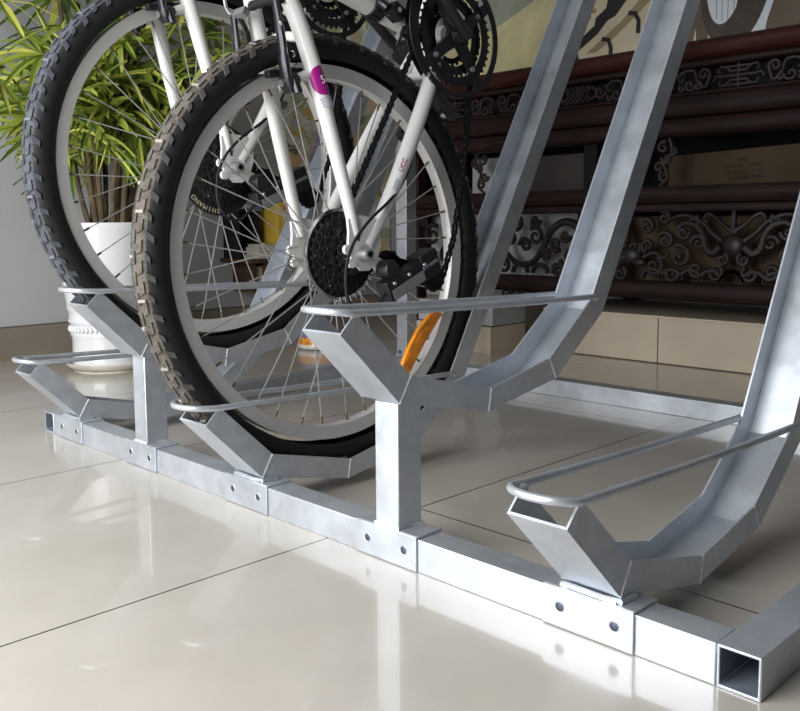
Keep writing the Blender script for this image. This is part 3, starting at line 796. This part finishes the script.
    fs = MB()
    for i in range(36):
        side = 1 if i % 2 else -1; d = 1 if (i//2) % 2 else -1; a = 2*pi*i/36; da = a+R(50)*d
        fs.tube([(side*.03, .02*cos(da), .02*sin(da)), (0, .263*cos(a), .263*sin(a))], .001, 5)
    fs.lathe([(.005, -.05), (.012, -.04), (.02, -.031), (.012, -.026), (.012, .026), (.02, .031), (.012, .04), (.005, .05)], 20, 'x')
    fs.build('front_spokes', 'spoke', fr_)
    return B
bicycle(XC[2]-.0085, (.1755, .3625), (-.018, .022), 'nearer white bicycle, tan dusty tyre, orange wheel reflector, standing in the middle low channel', 'tan', False, 'silver')
bicycle(XC[3]-.003, (.163, .506), (-.018, .010), 'farther white bicycle with dusty tyre coloured blue-grey as by skylight, in the raised channel by the potted palm', 'grey', True, 'black')

# ------------------------------------------------------------------ potted palm
PX, PY = -1.375, .462
pot = empty('potted_palm', (PX, PY, 0), label='bushy green lady palm in a tall white ceramic pot by the left wall', cat='potted plant')
p = MB()
prof = [(.085, .012), (.100, .013), (.1005, .03), (.100, .09), (.1035, .098), (.105, .104), (.102, .110), (.103, .128), (.108, .133), (.110, .139), (.106, .146), (.108, .165), (.112, .172), (.111, .18), (.114, .2), (.122, .26), (.131, .34), (.136, .392), (.1385, .400), (.136, .404), (.131, .400), (.126, .36), (.02, .355)]
p.lathe([(a_, h_*1.03) for a_, h_ in prof], 72, 'z')
for k in range(48):      # rope moulding
    a = 2*pi*k/48; p.ball((.1045*cos(a), .1045*sin(a), .119), .0075, 8, 0, (.8, .8, 1.2))
p.build('pot', 'ceramic', pot, angle=50)
MB().disc(.127, .355, .375, 40, 'z').build('soil', 'soil', pot)
p = MB(); p.lathe([(1e-4, .002), (.095, .002), (.118, .016), (.122, .024), (.119, .025), (.112, .014), (.06, .011), (1e-4, .011)], 64, 'z'); p.lathe([(1e-4, .0), (.098, .0), (.098, .003)], 48, 'z')
p.build('saucer', 'saucer', pot)
rnd = random.Random(11)
tips = []
for i in range(15):
    a = rnd.uniform(0, 2*pi); r0 = rnd.uniform(.01, .085); hgt = rnd.uniform(.6, 1.15)
    base = Vector((r0*cos(a), r0*sin(a), .37)); top = base+Vector((.10*cos(a)*rnd.uniform(.2, 1.2), .10*sin(a)*rnd.uniform(.2, 1.2), hgt-.37))
    mid = (base+top)/2+Vector((rnd.uniform(-.02, .02), rnd.uniform(-.02, .02), 0))
    pts = smooth_path([base, mid, top], 6)
    c = MB(); c.tube(pts, [.0085-.003*i/12+(.0012 if i % 3 == 0 else 0) for i in range(13)], 8); c.build('cane', 'cane', pot)
    tips.append((pts, top))
lf = MB()
def fan(o, d, size, droop):
    """one palmate leaf: leaflets spreading from the end of a stalk, its face turned up and towards the daylight"""
    d = d.normalized()
    up = Vector((rnd.uniform(.0, .9), rnd.uniform(-1., .1), rnd.uniform(.25, 1.)))
    up = up-d*up.dot(d); up = up.normalized() if up.length > .05 else d.orthogonal().normalized()
    side = d.cross(up); n = rnd.choice((9, 10, 11, 12))
    for i in range(n):
        a = R(-115)+R(230)*i/(n-1)+rnd.uniform(-.08, .08)
        ld = (d*cos(a)+side*sin(a)+up*rnd.uniform(.0, .22)).normalized(); L = size*rnd.uniform(.75, 1.1)*(1-.25*abs(a)/2)
        wv = ld.cross(up); wv = wv.normalized()*(.0088*rnd.uniform(.8, 1.2)) if wv.length > .01 else side*.01
        vs = []; Kk = 6
        for k in range(Kk+1):
            t = k/Kk; c = o+ld*(L*t)-Vector((0, 0, 1))*(droop*L*t*t)
            w = wv*(.28+1.1*min(t*3, 1)*(1-t)**.55 if t < 1 else .05)
            vs += [c-w+up*.003, c-up*.001, c+w+up*.003]
        for q in range(len(vs)):
            g = vs[q]; lim = LX+.012-PX
            if g.x < lim: vs[q] = Vector((lim+.001*rnd.random(), g.y, g.z))
        lf.add(vs, [f for k in range(Kk) for f in ((k*3, k*3+1, k*3+4, k*3+3), (k*3+1, k*3+2, k*3+5, k*3+4))])
for pts, top in tips:
    for j in range(rnd.choice((8, 9, 10))):
        q = pts[rnd.randint(3, 12)]; a = rnd.uniform(0, 2*pi); el = rnd.uniform(-.1, .9)
        d = Vector((cos(a)*cos(el), sin(a)*cos(el), sin(el)))
        if d.x < -.3 and rnd.random() < .5: d.x *= -1
        L = rnd.uniform(.10, .27); e = q+d*L
        if e.x < LX-PX+.1: e.x = LX-PX+.1
        if e.z < .60+1.0*max(0, e.y-.08)+.35*max(0, e.x-.1): continue
        lf.tube([q, q.lerp(e, .5)+Vector((0, 0, .015)), e], .0016, 5, 0)
        fan(e, (e-q)+Vector((0, 0, -.03)), rnd.uniform(.15, .22), rnd.uniform(.1, .5))
lf.build('foliage', 'leaf', pot)

# ------------------------------------------------------------------ carved rosewood sideboard
FY, FX0, FX1, PZ = 1.625, -1.31, 2.40, .138
sb = empty('carved_sideboard', ((FX0+FX1)/2, FY+.18, 0), label='dark carved rosewood sideboard with openwork scroll panels against the back wall', cat='sideboard')
OX, OY = (FX0+FX1)/2, FY+.18
def L_(x, y, z): return (x-OX, y-OY, z)
def rail(name, y0, y1, prof, m):
    """moulded rail along x; prof: (dy, z) polygon in front view section"""
    mb = MB(); mb.prism([(y-OY, z) for y, z in prof], 'x', FX0-OX, FX1-OX); return mb.build(name, m, sb, angle=50)
def rounded(yf, yb, z0, z1, bulge):
    pts = [(yb, z0), (yb, z1)]
    for k in range(9):
        a = pi/2-pi*k/8; pts.append((yf-bulge*cos(a), (z0+z1)/2+(z1-z0)/2*sin(a)))
    return pts
rail('table_top', 0, 0, [(BY-.03, .845), (BY-.03, .893), (FY-.02, .893), (FY-.028, .885), (FY-.030, .868), (FY-.022, .855), (FY-.008, .845)], 'woodred')
rail('frieze_rail', 0, 0, rounded(FY+.005, FY+.03, .826, .8445, .006), 'wood')
rail('frieze_rail', 0, 0, rounded(FY+.0, FY+.03, .6925, .752, .016), 'wood')
rail('frieze_rail', 0, 0, rounded(FY+.004, FY+.03, .752, .760, .003), 'wood')
rail('shelf_rail', 0, 0, rounded(FY-.004, FY+.03, .640, .690, .016), 'wood')
rail('shelf_board', 0, 0, [(BY-.03, .46), (BY-.03, .504), (FY-.008, .504), (FY-.016, .492), (FY-.014, .472), (FY-.004, .458)], 'wood')
rail('panel_rail', 0, 0, rounded(FY+.003, FY+.03, .432, .456, .005), 'wood')
rail('bottom_rail', 0, 0, rounded(FY+.0, FY+.03, .180, .232, .012), 'wood')
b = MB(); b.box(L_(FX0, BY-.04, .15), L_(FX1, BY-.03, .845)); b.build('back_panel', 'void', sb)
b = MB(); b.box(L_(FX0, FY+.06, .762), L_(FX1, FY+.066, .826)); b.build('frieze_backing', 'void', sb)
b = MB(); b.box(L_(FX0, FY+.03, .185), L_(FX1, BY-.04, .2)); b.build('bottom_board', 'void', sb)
for x in (FX0, FX1-.05):
    b = MB(); b.box(L_(x, FY+.004, .138), L_(x+.05, FY+.05, .845)); b.build('corner_post', 'wood', sb, bevel=.004)
    b = MB(); b.box(L_(x, BY-.08, .138), L_(x+.05, BY-.041, .845)); b.build('corner_post', 'wood', sb, bevel=.004)
    b = MB(); b.box(L_(x+.015, FY+.05, .2), L_(x+.03, BY-.08, .845)); b.build('end_panel', 'wood', sb)
for x in (-1.30, -.62, .1, .85, 1.6, 2.35):   # feet
    z0 = 0 if x < -.66 else PZ
    b = MB(); b.box(L_(x, FY+.02, z0), L_(x+.035, FY+.055, .182)); b.build('foot', 'wood', sb, bevel=.003)
    b = MB(); b.box(L_(x, BY-.09, z0), L_(x+.035, BY-.05, .2)); b.build('foot', 'wood', sb, bevel=.003)
for x in (-.575,):                # dark block put in for the shaded gap beside the grey carton
    b = MB(); b.box(L_(x, FY+.03, .5), L_(x+.045, FY+.12, .64)); b.build('shelf_gap_shade', 'void', sb)
def spiral(cx, cz, r, turns, a0, sgn=1, n=26, r1=.12):
    return [(cx+(r*(1-(1-r1)*i/n))*cos(a0+sgn*turns*2*pi*i/n), cz+(r*(1-(1-r1)*i/n))*sin(a0+sgn*turns*2*pi*i/n)) for i in range(n+1)]
def carve(mb, pts, rad, y, flat=.8, taper=True):
    N = len(pts); P = [L_(x, y, z) for x, z in pts]
    rr = [rad*(1-.45*i/(N-1)) if taper else rad for i in range(N)]
    mb.tube(P, rr, 7, 0, up=(0, 1, 0))
# upper frieze: scrolls, lattice knots and barred emblems
zc = .793; YF = FY+.016
def S2(pts): return [(q.x, q.y) for q in smooth_path([(a, c, 0) for a, c in pts], 6)]
def frieze(curves):
    fz = MB()
    for c, rad in curves: carve(fz, c, rad, YF, taper=False)
    return fz.build('frieze_carving', 'carve', sb)
def frieze_scroll(x, s):
    frieze([(spiral(x+s*.012, zc+.012, .017, 1.15, pi if s > 0 else 0, -s), .0048),
            (spiral(x+s*.052, zc-.012, .018, 1.15, 0 if s < 0 else pi, s), .0048),
            (spiral(x+s*.028, zc-.018, .011, 1.0, 1, s), .0044), (spiral(x+s*.075, zc-.020, .010, 1.0, 2, -s), .0044),
            (S2([(x-s*.006, zc+.013), (x+s*.008, zc-.022), (x+s*.03, zc-.002), (x+s*.040, zc+.024), (x+s*.07, zc+.026), (x+s*.09, zc+.010)]), .0048),
            ([(x+s*.07, zc+.024), (x+s*.088, zc+.012), (x+s*.080, zc-.002), (x+s*.07, zc+.006)], .0044)])
def frieze_emblem(x):
    c = [([(x-w, zc+dz), (x+w, zc+dz)], .0038) for dz, w in ((.024, .030), (.012, .022), (.0, .042), (-.012, .022), (-.024, .030))]
    c.append(([(x, zc-.032), (x, zc+.032)], .004))
    for s in (-1, 1):
        c += [([(x+s*.022, zc+.012), (x+s*.034, zc+.024), (x+s*.05, zc+.026), (x+s*.056, zc+.014), (x+s*.048, zc+.010)], .004),
              ([(x+s*.022, zc-.012), (x+s*.034, zc-.024), (x+s*.05, zc-.024), (x+s*.054, zc-.012)], .004),
              ([(x+s*.042, zc), (x+s*.062, zc+.002), (x+s*.07, zc-.01)], .004)]
    frieze(c)
def frieze_knot(x):
    c = []
    for k in range(-1, 2):
        c += [([(x+k*.016-.024, zc-.026), (x+k*.016+.024, zc+.026)], .0038), ([(x+k*.016-.024, zc+.026), (x+k*.016+.024, zc-.026)], .0038)]
    for s in (-1, 1): c.append((spiral(x+s*.05, zc, .017, 1, 0, 1, r1=.9), .004))
    frieze(c)
def inside(x, m): return FX0+m < x < FX1-m
for k in range(-3, 3):
    x = -.087+k*1.006
    if inside(x, .1): frieze_emblem(x)
    if inside(x-.503, .1): frieze_knot(x-.503)
    for s in (-1, 1):
        for dx in (.085, .20, .315):
            if inside(x+s*(dx+.05), .06): frieze_scroll(x+s*dx, s)
        if inside(x+s*.44, .06): frieze([(spiral(x+s*.425, zc, .02, 1.2, 0, s), .0046)])
# lower panel: cloud scrolls, two writhing bodies and a round pearl
lp = MB(); YP = FY+.018; cx0 = -.087; zb, zt = .236, .43
_carve = carve
def carve(mb, pts, rad, y, flat=.8, taper=True): _carve(mb, pts, rad*1.45, y, flat, taper)
lp.ball(L_(cx0, YP, .338), .033, 20, 0, (1, .5, .95))
lp.box(L_(cx0-.005, YP-.006, .37), L_(cx0+.005, YP+.006, .432)); 
for s in (-1, 1):
    X = lambda d: cx0+s*d
    carve(lp, S2([(X(.0), .375), (X(.03), .395), (X(.055), .418)]), .006, YP)
    carve(lp, S2([(X(.034), .335), (X(.055), .318), (X(.075), .33), (X(.085), .365), (X(.105), .392), (X(.14), .400), (X(.165), .378), (X(.155), .36)]), .0105, YP, taper=True)
    carve(lp, S2([(X(.03), .35), (X(.06), .372), (X(.09), .402), (X(.13), .42), (X(.17), .418), (X(.2), .40)]), .0065, YP)
    carve(lp, S2([(X(.055), .418), (X(.075), .425), (X(.085), .41), (X(.075), .402)]), .005, YP)
    for dx, z, r, st in ((.10, .345, .022, 0), (.155, .305, .034, 1.2), (.05, .262, .024, 2.2), (.145, .372, .018, 3), (.2, .35, .026, .6), (.235, .275, .030, 2), (.26, .39, .024, 1), (.3, .33, .022, 2.6), (.105, .27, .022, 4), (.18, .255, .022, 3), (.205, .415, .02, 1), (.03, .30, .018, 2), (.255, .335, .02, 5), (.115, .405, .016, 2)):
        carve(lp, spiral(X(dx), z, r, 1.35, st if s > 0 else pi-st, s), .0062, YP)
    lp.ball(L_(X(.155), YP, .305), .011, 10); lp.ball(L_(X(.045), YP, .258), .009, 10)
    for dx in (.0, .06, .12, .18, .24): carve(lp, [(X(dx)+.032*cos(a), zb+.002+.03*sin(a)) for a in [pi*k/10 for k in range(11)]], .0058, YP, taper=False)
    # head
    lp.ball(L_(X(.315), YP, .305), .030, 14, 0, (1.25, .5, .9)); lp.ball(L_(X(.285), YP, .285), .018, 12, 0, (1.3, .5, .7)); lp.ball(L_(X(.33), YP-.004, .335), .015, 10)
    for k in range(4): carve(lp, S2([(X(.32), .335+.012*k), (X(.34), .36+.014*k), (X(.375), .352+.016*k)]), .006, YP)
    carve(lp, S2([(X(.27), .30), (X(.235), .315), (X(.205), .30), (X(.19), .315)]), .0055, YP)
    # body of the beast looping away to the end
    body = S2([(X(.33), .30), (X(.38), .262), (X(.44), .27), (X(.475), .33), (X(.50), .39), (X(.55), .405), (X(.60), .375), (X(.63), .32), (X(.67), .275), (X(.73), .27), (X(.78), .31), (X(.80), .36), (X(.84), .385)])
    N = len(body); lp.tube([L_(a, YP, c) for a, c in body], [.017*(1-.6*i/(N-1)) for i in range(N)], 9, 0, up=(0, 1, 0))
    for i in range(0, N, 2):
        a, c = body[i]; lp.ball(L_(a, YP-.010, c), .006*(1-.4*i/N), 7)
    for dx, z, r, st in ((.42, .35, .030, 1), (.40, .40, .02, 2), (.52, .30, .032, 3), (.50, .255, .022, 0), (.575, .26, .026, 2), (.58, .335, .022, 4), (.66, .36, .030, 1), (.66, .41, .018, 3), (.70, .33, .024, 0), (.74, .40, .026, 2), (.79, .26, .026, 1), (.345, .25, .022, 2), (.36, .41, .022, 1), (.45, .41, .022, 4), (.48, .36, .02, 2), (.62, .30, .02, 1), (.545, .36, .018, 3), (.76, .35, .02, 1)):
        if FX0+.05 < X(dx) < FX1-.05: carve(lp, spiral(X(dx), z, r, 1.35, st if s > 0 else pi-st, s), .0062, YP)
    for dx, z in ((.46, .24), (.56, .24), (.64, .24), (.72, .24)): carve(lp, [(X(dx)+.03*cos(a), z+.028*sin(a)) for a in [pi*k/10 for k in range(11)]], .0055, YP, taper=False)
for x in [FX0+.07+.19*k for k in range(1)]: pass
for dx, z, r in ((-1.20, .36, .04), (-1.13, .29, .035), (-1.20, .27, .03), (-1.06, .38, .035), (-1.02, .28, .03), (-1.24, .41, .02)):
    carve(lp, spiral(dx, z, r, 1.4, 1, 1), .0066, YP)
lp.build('panel_carving', 'carve_dark', sb)
# corner spandrels in the open shelf and small curls below the bottom rail
carve = _carve
for x, s in ((-.30, 1), (-.97, -1)):
    spd = MB()
    for dx, z, r, st in ((.0, .615, .018, 1), (.012, .585, .016, 3), (-.012, .56, .016, 0), (.006, .533, .017, 2), (.03, .605, .013, 4)):
        carve(spd, spiral(x+s*dx, z, r, 1.2, st, s), .0066, FY+.016)
    carve(spd, S2([(x+s*.02, .64), (x+s*.028, .60), (x+s*.004, .57), (x+s*.016, .53), (x-s*.01, .506)]), .0075, FY+.016)
    spd.build('spandrel_carving', 'carve', sb)
spd = MB()
for x in (-.86, -.82, -.78, -.74):
    carve(spd, spiral(x, .166, .019, 1.2, 0, 1), .006, FY+.01)
spd.build('apron_carving', 'carve', sb)

# things kept inside the sideboard
def carton(name, x0, x1, y0, y1, z0, z1, m, label, tilt=0):
    e = empty(name, ((x0+x1)/2, (y0+y1)/2, z0), (0, 0, 0), label, 'box')
    hx, hy, hz = (x1-x0)/2, (y1-y0)/2, z1-z0
    b = MB(); zl, zr = hz-tilt, hz+tilt
    b.add([(-hx,-hy,0),(hx,-hy,0),(hx,hy,0),(-hx,hy,0),(-hx,-hy,zl),(hx,-hy,zr),(hx,hy,zr),(-hx,hy,zl)], [(0,3,2,1),(4,5,6,7),(0,1,5,4),(1,2,6,5),(2,3,7,6),(3,0,4,7)])
    b.build('carton', m, e, bevel=.002)
    return e
cbx = carton('cardboard_box', -.345, .42, FY+.13, FY+.36, .5055, .6115, 'card', 'long tan cardboard box with printed black lines on the open shelf', .014)
for i, s in enumerate(('C/N', 'ITEM NO:  6008A', 'PACKING:   1  PCS', 'MADE IN CHINA')):
    text('print', s, .0140, 'ink', cbx, frame_mat((-.162+.006*i, -.1152, .070-.0165*i), (1, 0, .05), (0, 0, 1)), .0002)
carton('shelf_carton', -.90, -.605, FY+.10, FY+.30, .5055, .6235, 'cardgrey', 'grey-brown carton on the open shelf left of the tan box')
carton('storage_box', -.60, .25, FY+.09, FY+.35, .2005, .42, 'card', 'plain tan cardboard box seen through the carved lower panel, right of the white board')
wb = MB().box((-.32, 0, 0), (.32, .012, .235)).build('white_board', 'whiteboard', None, bevel=.001)
wb.location = (-.955, FY+.09, .2005); tag(wb, 'white board leaning inside the sideboard behind the carved lower panel at left', 'board')
wb = MB().box((-.09, 0, 0), (.09, .012, .125)).build('white_board', 'whiteboard', None, bevel=.001)
wb.location = (-1.01, FY+.12, .5045); tag(wb, 'small white panel standing on the open shelf behind carved bracket at left', 'panel')

# ------------------------------------------------------------------ pictures above the sideboard
AY = 1.985
def Q(px, py):  # pixel of the photograph to the picture plane
    return None
pic = empty('landscape_painting', (-.95, AY, .893), label='cream painting of a village with bricks and a dark roof, on the sideboard', cat='painting')
def P_(x, z): return (x+.95, z-.893)
b = MB(); b.box((-.755, 0, 0), (.525, .02, .72)); b.build('painted_board', 'cream', pic)
b = MB(); b.prism([P_(*q) for q in ((-1.70, .9), (-.965, .9), (-.93, 1.06), (-.88, 1.20), (-.95, 1.24), (-1.05, 1.3), (-1.70, 1.36))], 'y', -.0012, .001); b.build('olive_field', 'olive', pic)
b = MB(); b.prism([P_(*q) for q in ((-1.70, 1.12), (-1.40, 1.10), (-1.20, 1.13), (-1.02, 1.20), (-.93, 1.30), (-.93, 1.45), (-1.10, 1.33), (-1.3, 1.24), (-1.70, 1.22))], 'y', -.0024, -.0008); b.build('sage_band', 'sage', pic)
b = MB(); rr = random.Random(3)
for i in range(15):
    z = 1.055+.021*i
    for k in range(5):
        x = -.885+.040*k+(.02 if i % 2 else 0)
        lim = -.762+(z-1.09)*.66
        if z > 1.08 and x+.036 < min(lim, -.66) and rr.random() < .8: b.box((x+.95, -.0016, z-.893), (x+.95+.034, .001, z-.893+.014))
b.build('painted_bricks', 'brickp', pic)
b = MB(); b.prism([P_(q[0]+.035, q[1]) for q in ((-.88, .985), (-.835, 1.045), (-.79, 1.075), (-.785, 1.10), (-.745, 1.125), (-.735, 1.17), (-.70, 1.16), (-.655, 1.20), (-.60, 1.26), (-.585, 1.25), (-.66, 1.15), (-.71, 1.095), (-.74, 1.085), (-.78, 1.045), (-.82, 1.02))], 'y', -.003, .001)
for pts in (((-.80, 1.035), (-.775, 1.030), (-.765, 1.00), (-.768, .955)), ((-.70, 1.105), (-.675, 1.10), (-.662, 1.075), (-.664, 1.035)), ((-.905, 1.0), (-.895, .96), (-.896, .90))):
    b.tube([(x+.95+.075, -.002, z-.893-.01) for x, z in pts], .0075, 6, flat=.3, up=(1, 0, 0))
b.build('dark_roof', 'birdp', pic)
b = MB(); b.prism([P_(q[0]+.05, q[1]) for q in ((-.84, .985), (-.80, 1.01), (-.70, 1.075), (-.58, 1.18), (-.55, 1.22), (-.545, 1.19), (-.60, 1.12), (-.72, 1.03), (-.80, .985))], 'y', -.0016, .001); b.build('brown_stroke', 'strokep', pic)  # brown stroke of the picture beside the roof
mr = empty('glazed_picture', (.12, AY-.03, .893), label='brown glazed picture with painted reflections of a wheel and bright door, right of the cream painting', cat='picture')  # glass reflections of wheel, spokes and bright door are painted flat pieces
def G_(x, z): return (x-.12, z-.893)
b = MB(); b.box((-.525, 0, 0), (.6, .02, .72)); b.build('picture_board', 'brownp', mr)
b = MB(); b.prism([G_(*q) for q in ((-.318, .90), (-.335, 1.0), (-.345, 1.13), (-.32, 1.3), (-.10, 1.33), (-.115, 1.10), (-.15, .99), (-.165, .905))], 'y', -.0012, .001); b.build('door_reflection', 'doorreflp', mr)
def ell(cx, cz, rx, rz, n=40, t=0): return [(cx+rx*cos(2*pi*k/n)*cos(t)-rz*sin(2*pi*k/n)*sin(t), cz+rx*cos(2*pi*k/n)*sin(t)+rz*sin(2*pi*k/n)*cos(t)) for k in range(n)]
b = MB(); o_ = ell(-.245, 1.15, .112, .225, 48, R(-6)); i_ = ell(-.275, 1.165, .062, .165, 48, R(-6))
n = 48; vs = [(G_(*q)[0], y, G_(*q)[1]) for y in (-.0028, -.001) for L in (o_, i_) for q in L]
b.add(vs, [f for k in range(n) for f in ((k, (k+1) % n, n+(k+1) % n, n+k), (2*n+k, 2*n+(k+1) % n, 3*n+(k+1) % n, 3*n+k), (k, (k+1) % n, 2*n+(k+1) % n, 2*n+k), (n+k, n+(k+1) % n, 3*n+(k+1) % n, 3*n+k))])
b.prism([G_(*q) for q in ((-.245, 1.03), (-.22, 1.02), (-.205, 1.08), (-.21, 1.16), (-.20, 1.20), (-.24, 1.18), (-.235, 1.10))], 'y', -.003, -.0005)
b.build('wheel_reflection', 'wheelreflp', mr)
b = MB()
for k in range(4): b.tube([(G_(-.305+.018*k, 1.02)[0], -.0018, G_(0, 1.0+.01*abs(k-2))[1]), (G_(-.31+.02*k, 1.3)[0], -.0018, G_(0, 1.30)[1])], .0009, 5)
b.build('spoke_reflection', 'alloy', mr)
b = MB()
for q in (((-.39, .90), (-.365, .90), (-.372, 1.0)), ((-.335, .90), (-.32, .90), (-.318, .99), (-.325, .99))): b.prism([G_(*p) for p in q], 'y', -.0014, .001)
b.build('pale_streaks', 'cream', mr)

# poster on the left wall
ps = empty('painted_poster', (LX+.0015, 1.66, .40), label='colourful painted poster of robed figures against the left wall above the small shelf', cat='poster')
MB().box((0, -.30, -.114), (.006, .29, 1.0)).build('poster_sheet', 'poster', ps)
b = MB()
b.prism([(-.14, .1), (-.04, .04), (.02, .12), (.02, .26), (-.03, .34), (-.10, .36), (-.15, .26)], 'x', .006, .0085); b.build('lilac_robe', 'lilac', ps)
for q in ((-.05, .44, .05, .062), (.20, .5, .04, .05)): MB().prism(ell(*q, 20), 'x', .006, .0090).build('painted_face', 'skin', ps)
b = MB(); b.prism([(-.115, .44), (-.105, .50), (-.05, .535), (.0, .51), (.01, .47), (-.03, .485), (-.07, .48), (-.085, .43)], 'x', .006, .0095); b.build('painted_hair', 'hairp', ps); b = MB(); b.prism([(.15, .52), (.18, .57), (.23, .57), (.25, .52), (.2, .54)], 'x', .006, .0095); b.build('painted_hair', 'hairp', ps)

# ------------------------------------------------------------------ wall shelf with books at the left wall
SZ = .275
sh = empty('wall_shelf', (LX, 1.36, SZ-.1), label='small dark wooden two-tier shelf on the left wall below the poster', cat='shelf')
b = MB(); b.box((0, -.27, .095), (.19, .60, .11)); b.build('shelf_board', 'shelfwood', sh, bevel=.002)
b = MB(); b.box((0, -.20, -.012), (.13, .26, 0)); b.build('shelf_board', 'shelfwood', sh, bevel=.002)
for y in (-.215, .262):
    b = MB(); b.box((0, y, -.012), (.13, y+.012, .095)); b.build('side_panel', 'shelfwood', sh)
def book(name, loc, sx, sy, sz, cover, label, group=None, cat='book'):
    """cover on the outside, paper block inside; lies or stands by its sizes; spine faces +x"""
    e = empty(name, loc, (0, 0, 0), label, cat, group)
    t = min(sy, sz)*.12
    b = MB()
    if sz < sy:   # lying
        b.box((-sx/2, -sy/2, 0), (sx/2, sy/2, t)); b.box((-sx/2, -sy/2, sz-t), (sx/2, sy/2, sz)); b.box((-sx/2, -sy/2, t), (-sx/2+t, sy/2, sz-t))
        q = MB().box((-sx/2+t, -sy/2+.003, t), (sx/2-.003, sy/2-.003, sz-t))
    else:         # standing
        b.box((-sx/2, -sy/2, 0), (sx/2, -sy/2+t, sz)); b.box((-sx/2, sy/2-t, 0), (sx/2, sy/2, sz)); b.box((sx/2-t, -sy/2+t, 0), (sx/2, sy/2-t, sz))
        q = MB().box((-sx/2+.003, -sy/2+t, .002), (sx/2-t, sy/2-t, sz-.003))
    b.build('cover', cover, e); q.build('pages', 'paper', e)
    return e
# standing row under the board
words = ['cream', 'brown', 'white', 'red', 'ochre']; cm = ['bk1', 'bk2', 'bk4', 'bk3', 'bk5']
seq = [0, 1, 0, 3, 2, 1, 4, 0, 1, 2, 3, 0]; order = ['first', 'second', 'third', 'fourth', 'fifth', 'sixth', 'seventh', 'eighth', 'ninth', 'tenth', 'eleventh', 'twelfth']
y = 1.165
for i, k in enumerate(seq):
    w = (.034, .026, .030, .022, .038)[k]
    book('book', (LX+.062, y+w/2, SZ-.1), .10, w-.003, .078+.012*((i*7) % 3)/2, cm[k], '%s book standing in the lower shelf row, %s from the left end' % (words[k], order[i]), 'books in the lower shelf row')
    y += w+.004
# lying stack on the board
z = SZ+.0105
for i, (w, t, c) in enumerate(((.095, .015, 'white'), (.09, .011, 'cream'), (.088, .013, 'white'), (.08, .010, 'cream'))):
    pos = ('bottom', 'second from bottom', 'second from top', 'top')[i]
    book('stacked_book', (LX+.145, 1.175+.005*(i % 2), z), .075, w, t, 'bk4' if c == 'white' else 'bk1', '%s book lying %s in the stack on the upper shelf board' % (c, pos), 'stacked books on the upper shelf board')
    z += t+.0005
kb = empty('dark_box', (LX+.055, 1.165, SZ+.0105), label='dark brown open box standing on the upper shelf board behind the stacked books', cat='box')
b = MB(); b.box((-.05, -.06, 0), (.05, .03, .006)); b.box((-.05, -.06, .006), (-.044, .03, .17)); b.box((-.044, -.06, .006), (.05, -.054, .17)); b.box((-.044, .024, .006), (.05, .03, .17)); b.box((-.044, -.054, .164), (.05, .024, .17)); b.build('shell', 'void', kb)
b = MB(); b.box((-.05, -.062, .171), (.05, .032, .176)); b.build('lid', 'shelfwood', kb)
yb = empty('yellow_floral_box', (LX+.10, 1.305, SZ+.0105), label='yellow cardboard box with floral front panel on the upper shelf board', cat='box')
b = MB(); b.box((-.055, -.065, 0), (.055, .085, .20)); b.build('carton', 'yellowcard', yb, bevel=.002)
b = MB(); b.box((.0555, -.04, .012), (.057, .075, .188)); b.build('floral_panel', 'floral', yb)
pk = MB().box((-.012, -.05, 0), (.012, .05, .30)).build('pink_folder', 'pinkprint', None, bevel=.002)
pk.location = (LX+.20, 1.66, SZ+.0); pk.location = (LX+.11, 1.50, SZ+.0105); tag(pk, 'pink and lilac printed folder standing at the front of the upper shelf', 'folder')

# enamel basin on the floor
eb = empty('enamel_basin', (-1.235, 1.13, 0), label='small round white enamel basin with orange and blue pattern on the floor', cat='basin')
b = MB(); b.lathe([(1e-4, .001), (.060, .001), (.070, .006), (.073, .012), (.072, .018)], 48, 'z', m=0); b.lathe([(.072, .018), (.066, .042)], 48, 'z', m=1); b.lathe([(.066, .042), (.050, .062), (.047, .064), (.044, .060), (.042, .03), (1e-4, .025)], 48, 'z', m=2)
b.build('bowl', ['enamel', 'enam_o', 'enam_b'], eb)

# ------------------------------------------------------------------ light
def area(name, loc, target, size, sizey, power, col=(1, 1, 1)):
    l = bpy.data.lights.new(name, 'AREA'); l.shape = 'RECTANGLE'; l.size = size; l.size_y = sizey; l.energy = power; l.color = col
    o = bpy.data.objects.new(name, l); COL.objects.link(o); o.location = loc
    o.rotation_euler = (Vector(target)-Vector(loc)).to_track_quat('-Z', 'Y').to_euler(); return o
area('daylight_doorway', (-.1, -1.40, .80), (-.05, .1, .2), 1.6, 1.3, 70, (.965, .985, 1))
w = bpy.data.worlds.new('world'); SC.world = w; w.use_nodes = True
w.node_tree.nodes['Background'].inputs[0].default_value = (.78, .88, 1, 1); w.node_tree.nodes['Background'].inputs[1].default_value = .08
SC.view_settings.view_transform = 'Standard'; SC.view_settings.look = 'None'; SC.view_settings.exposure = 0
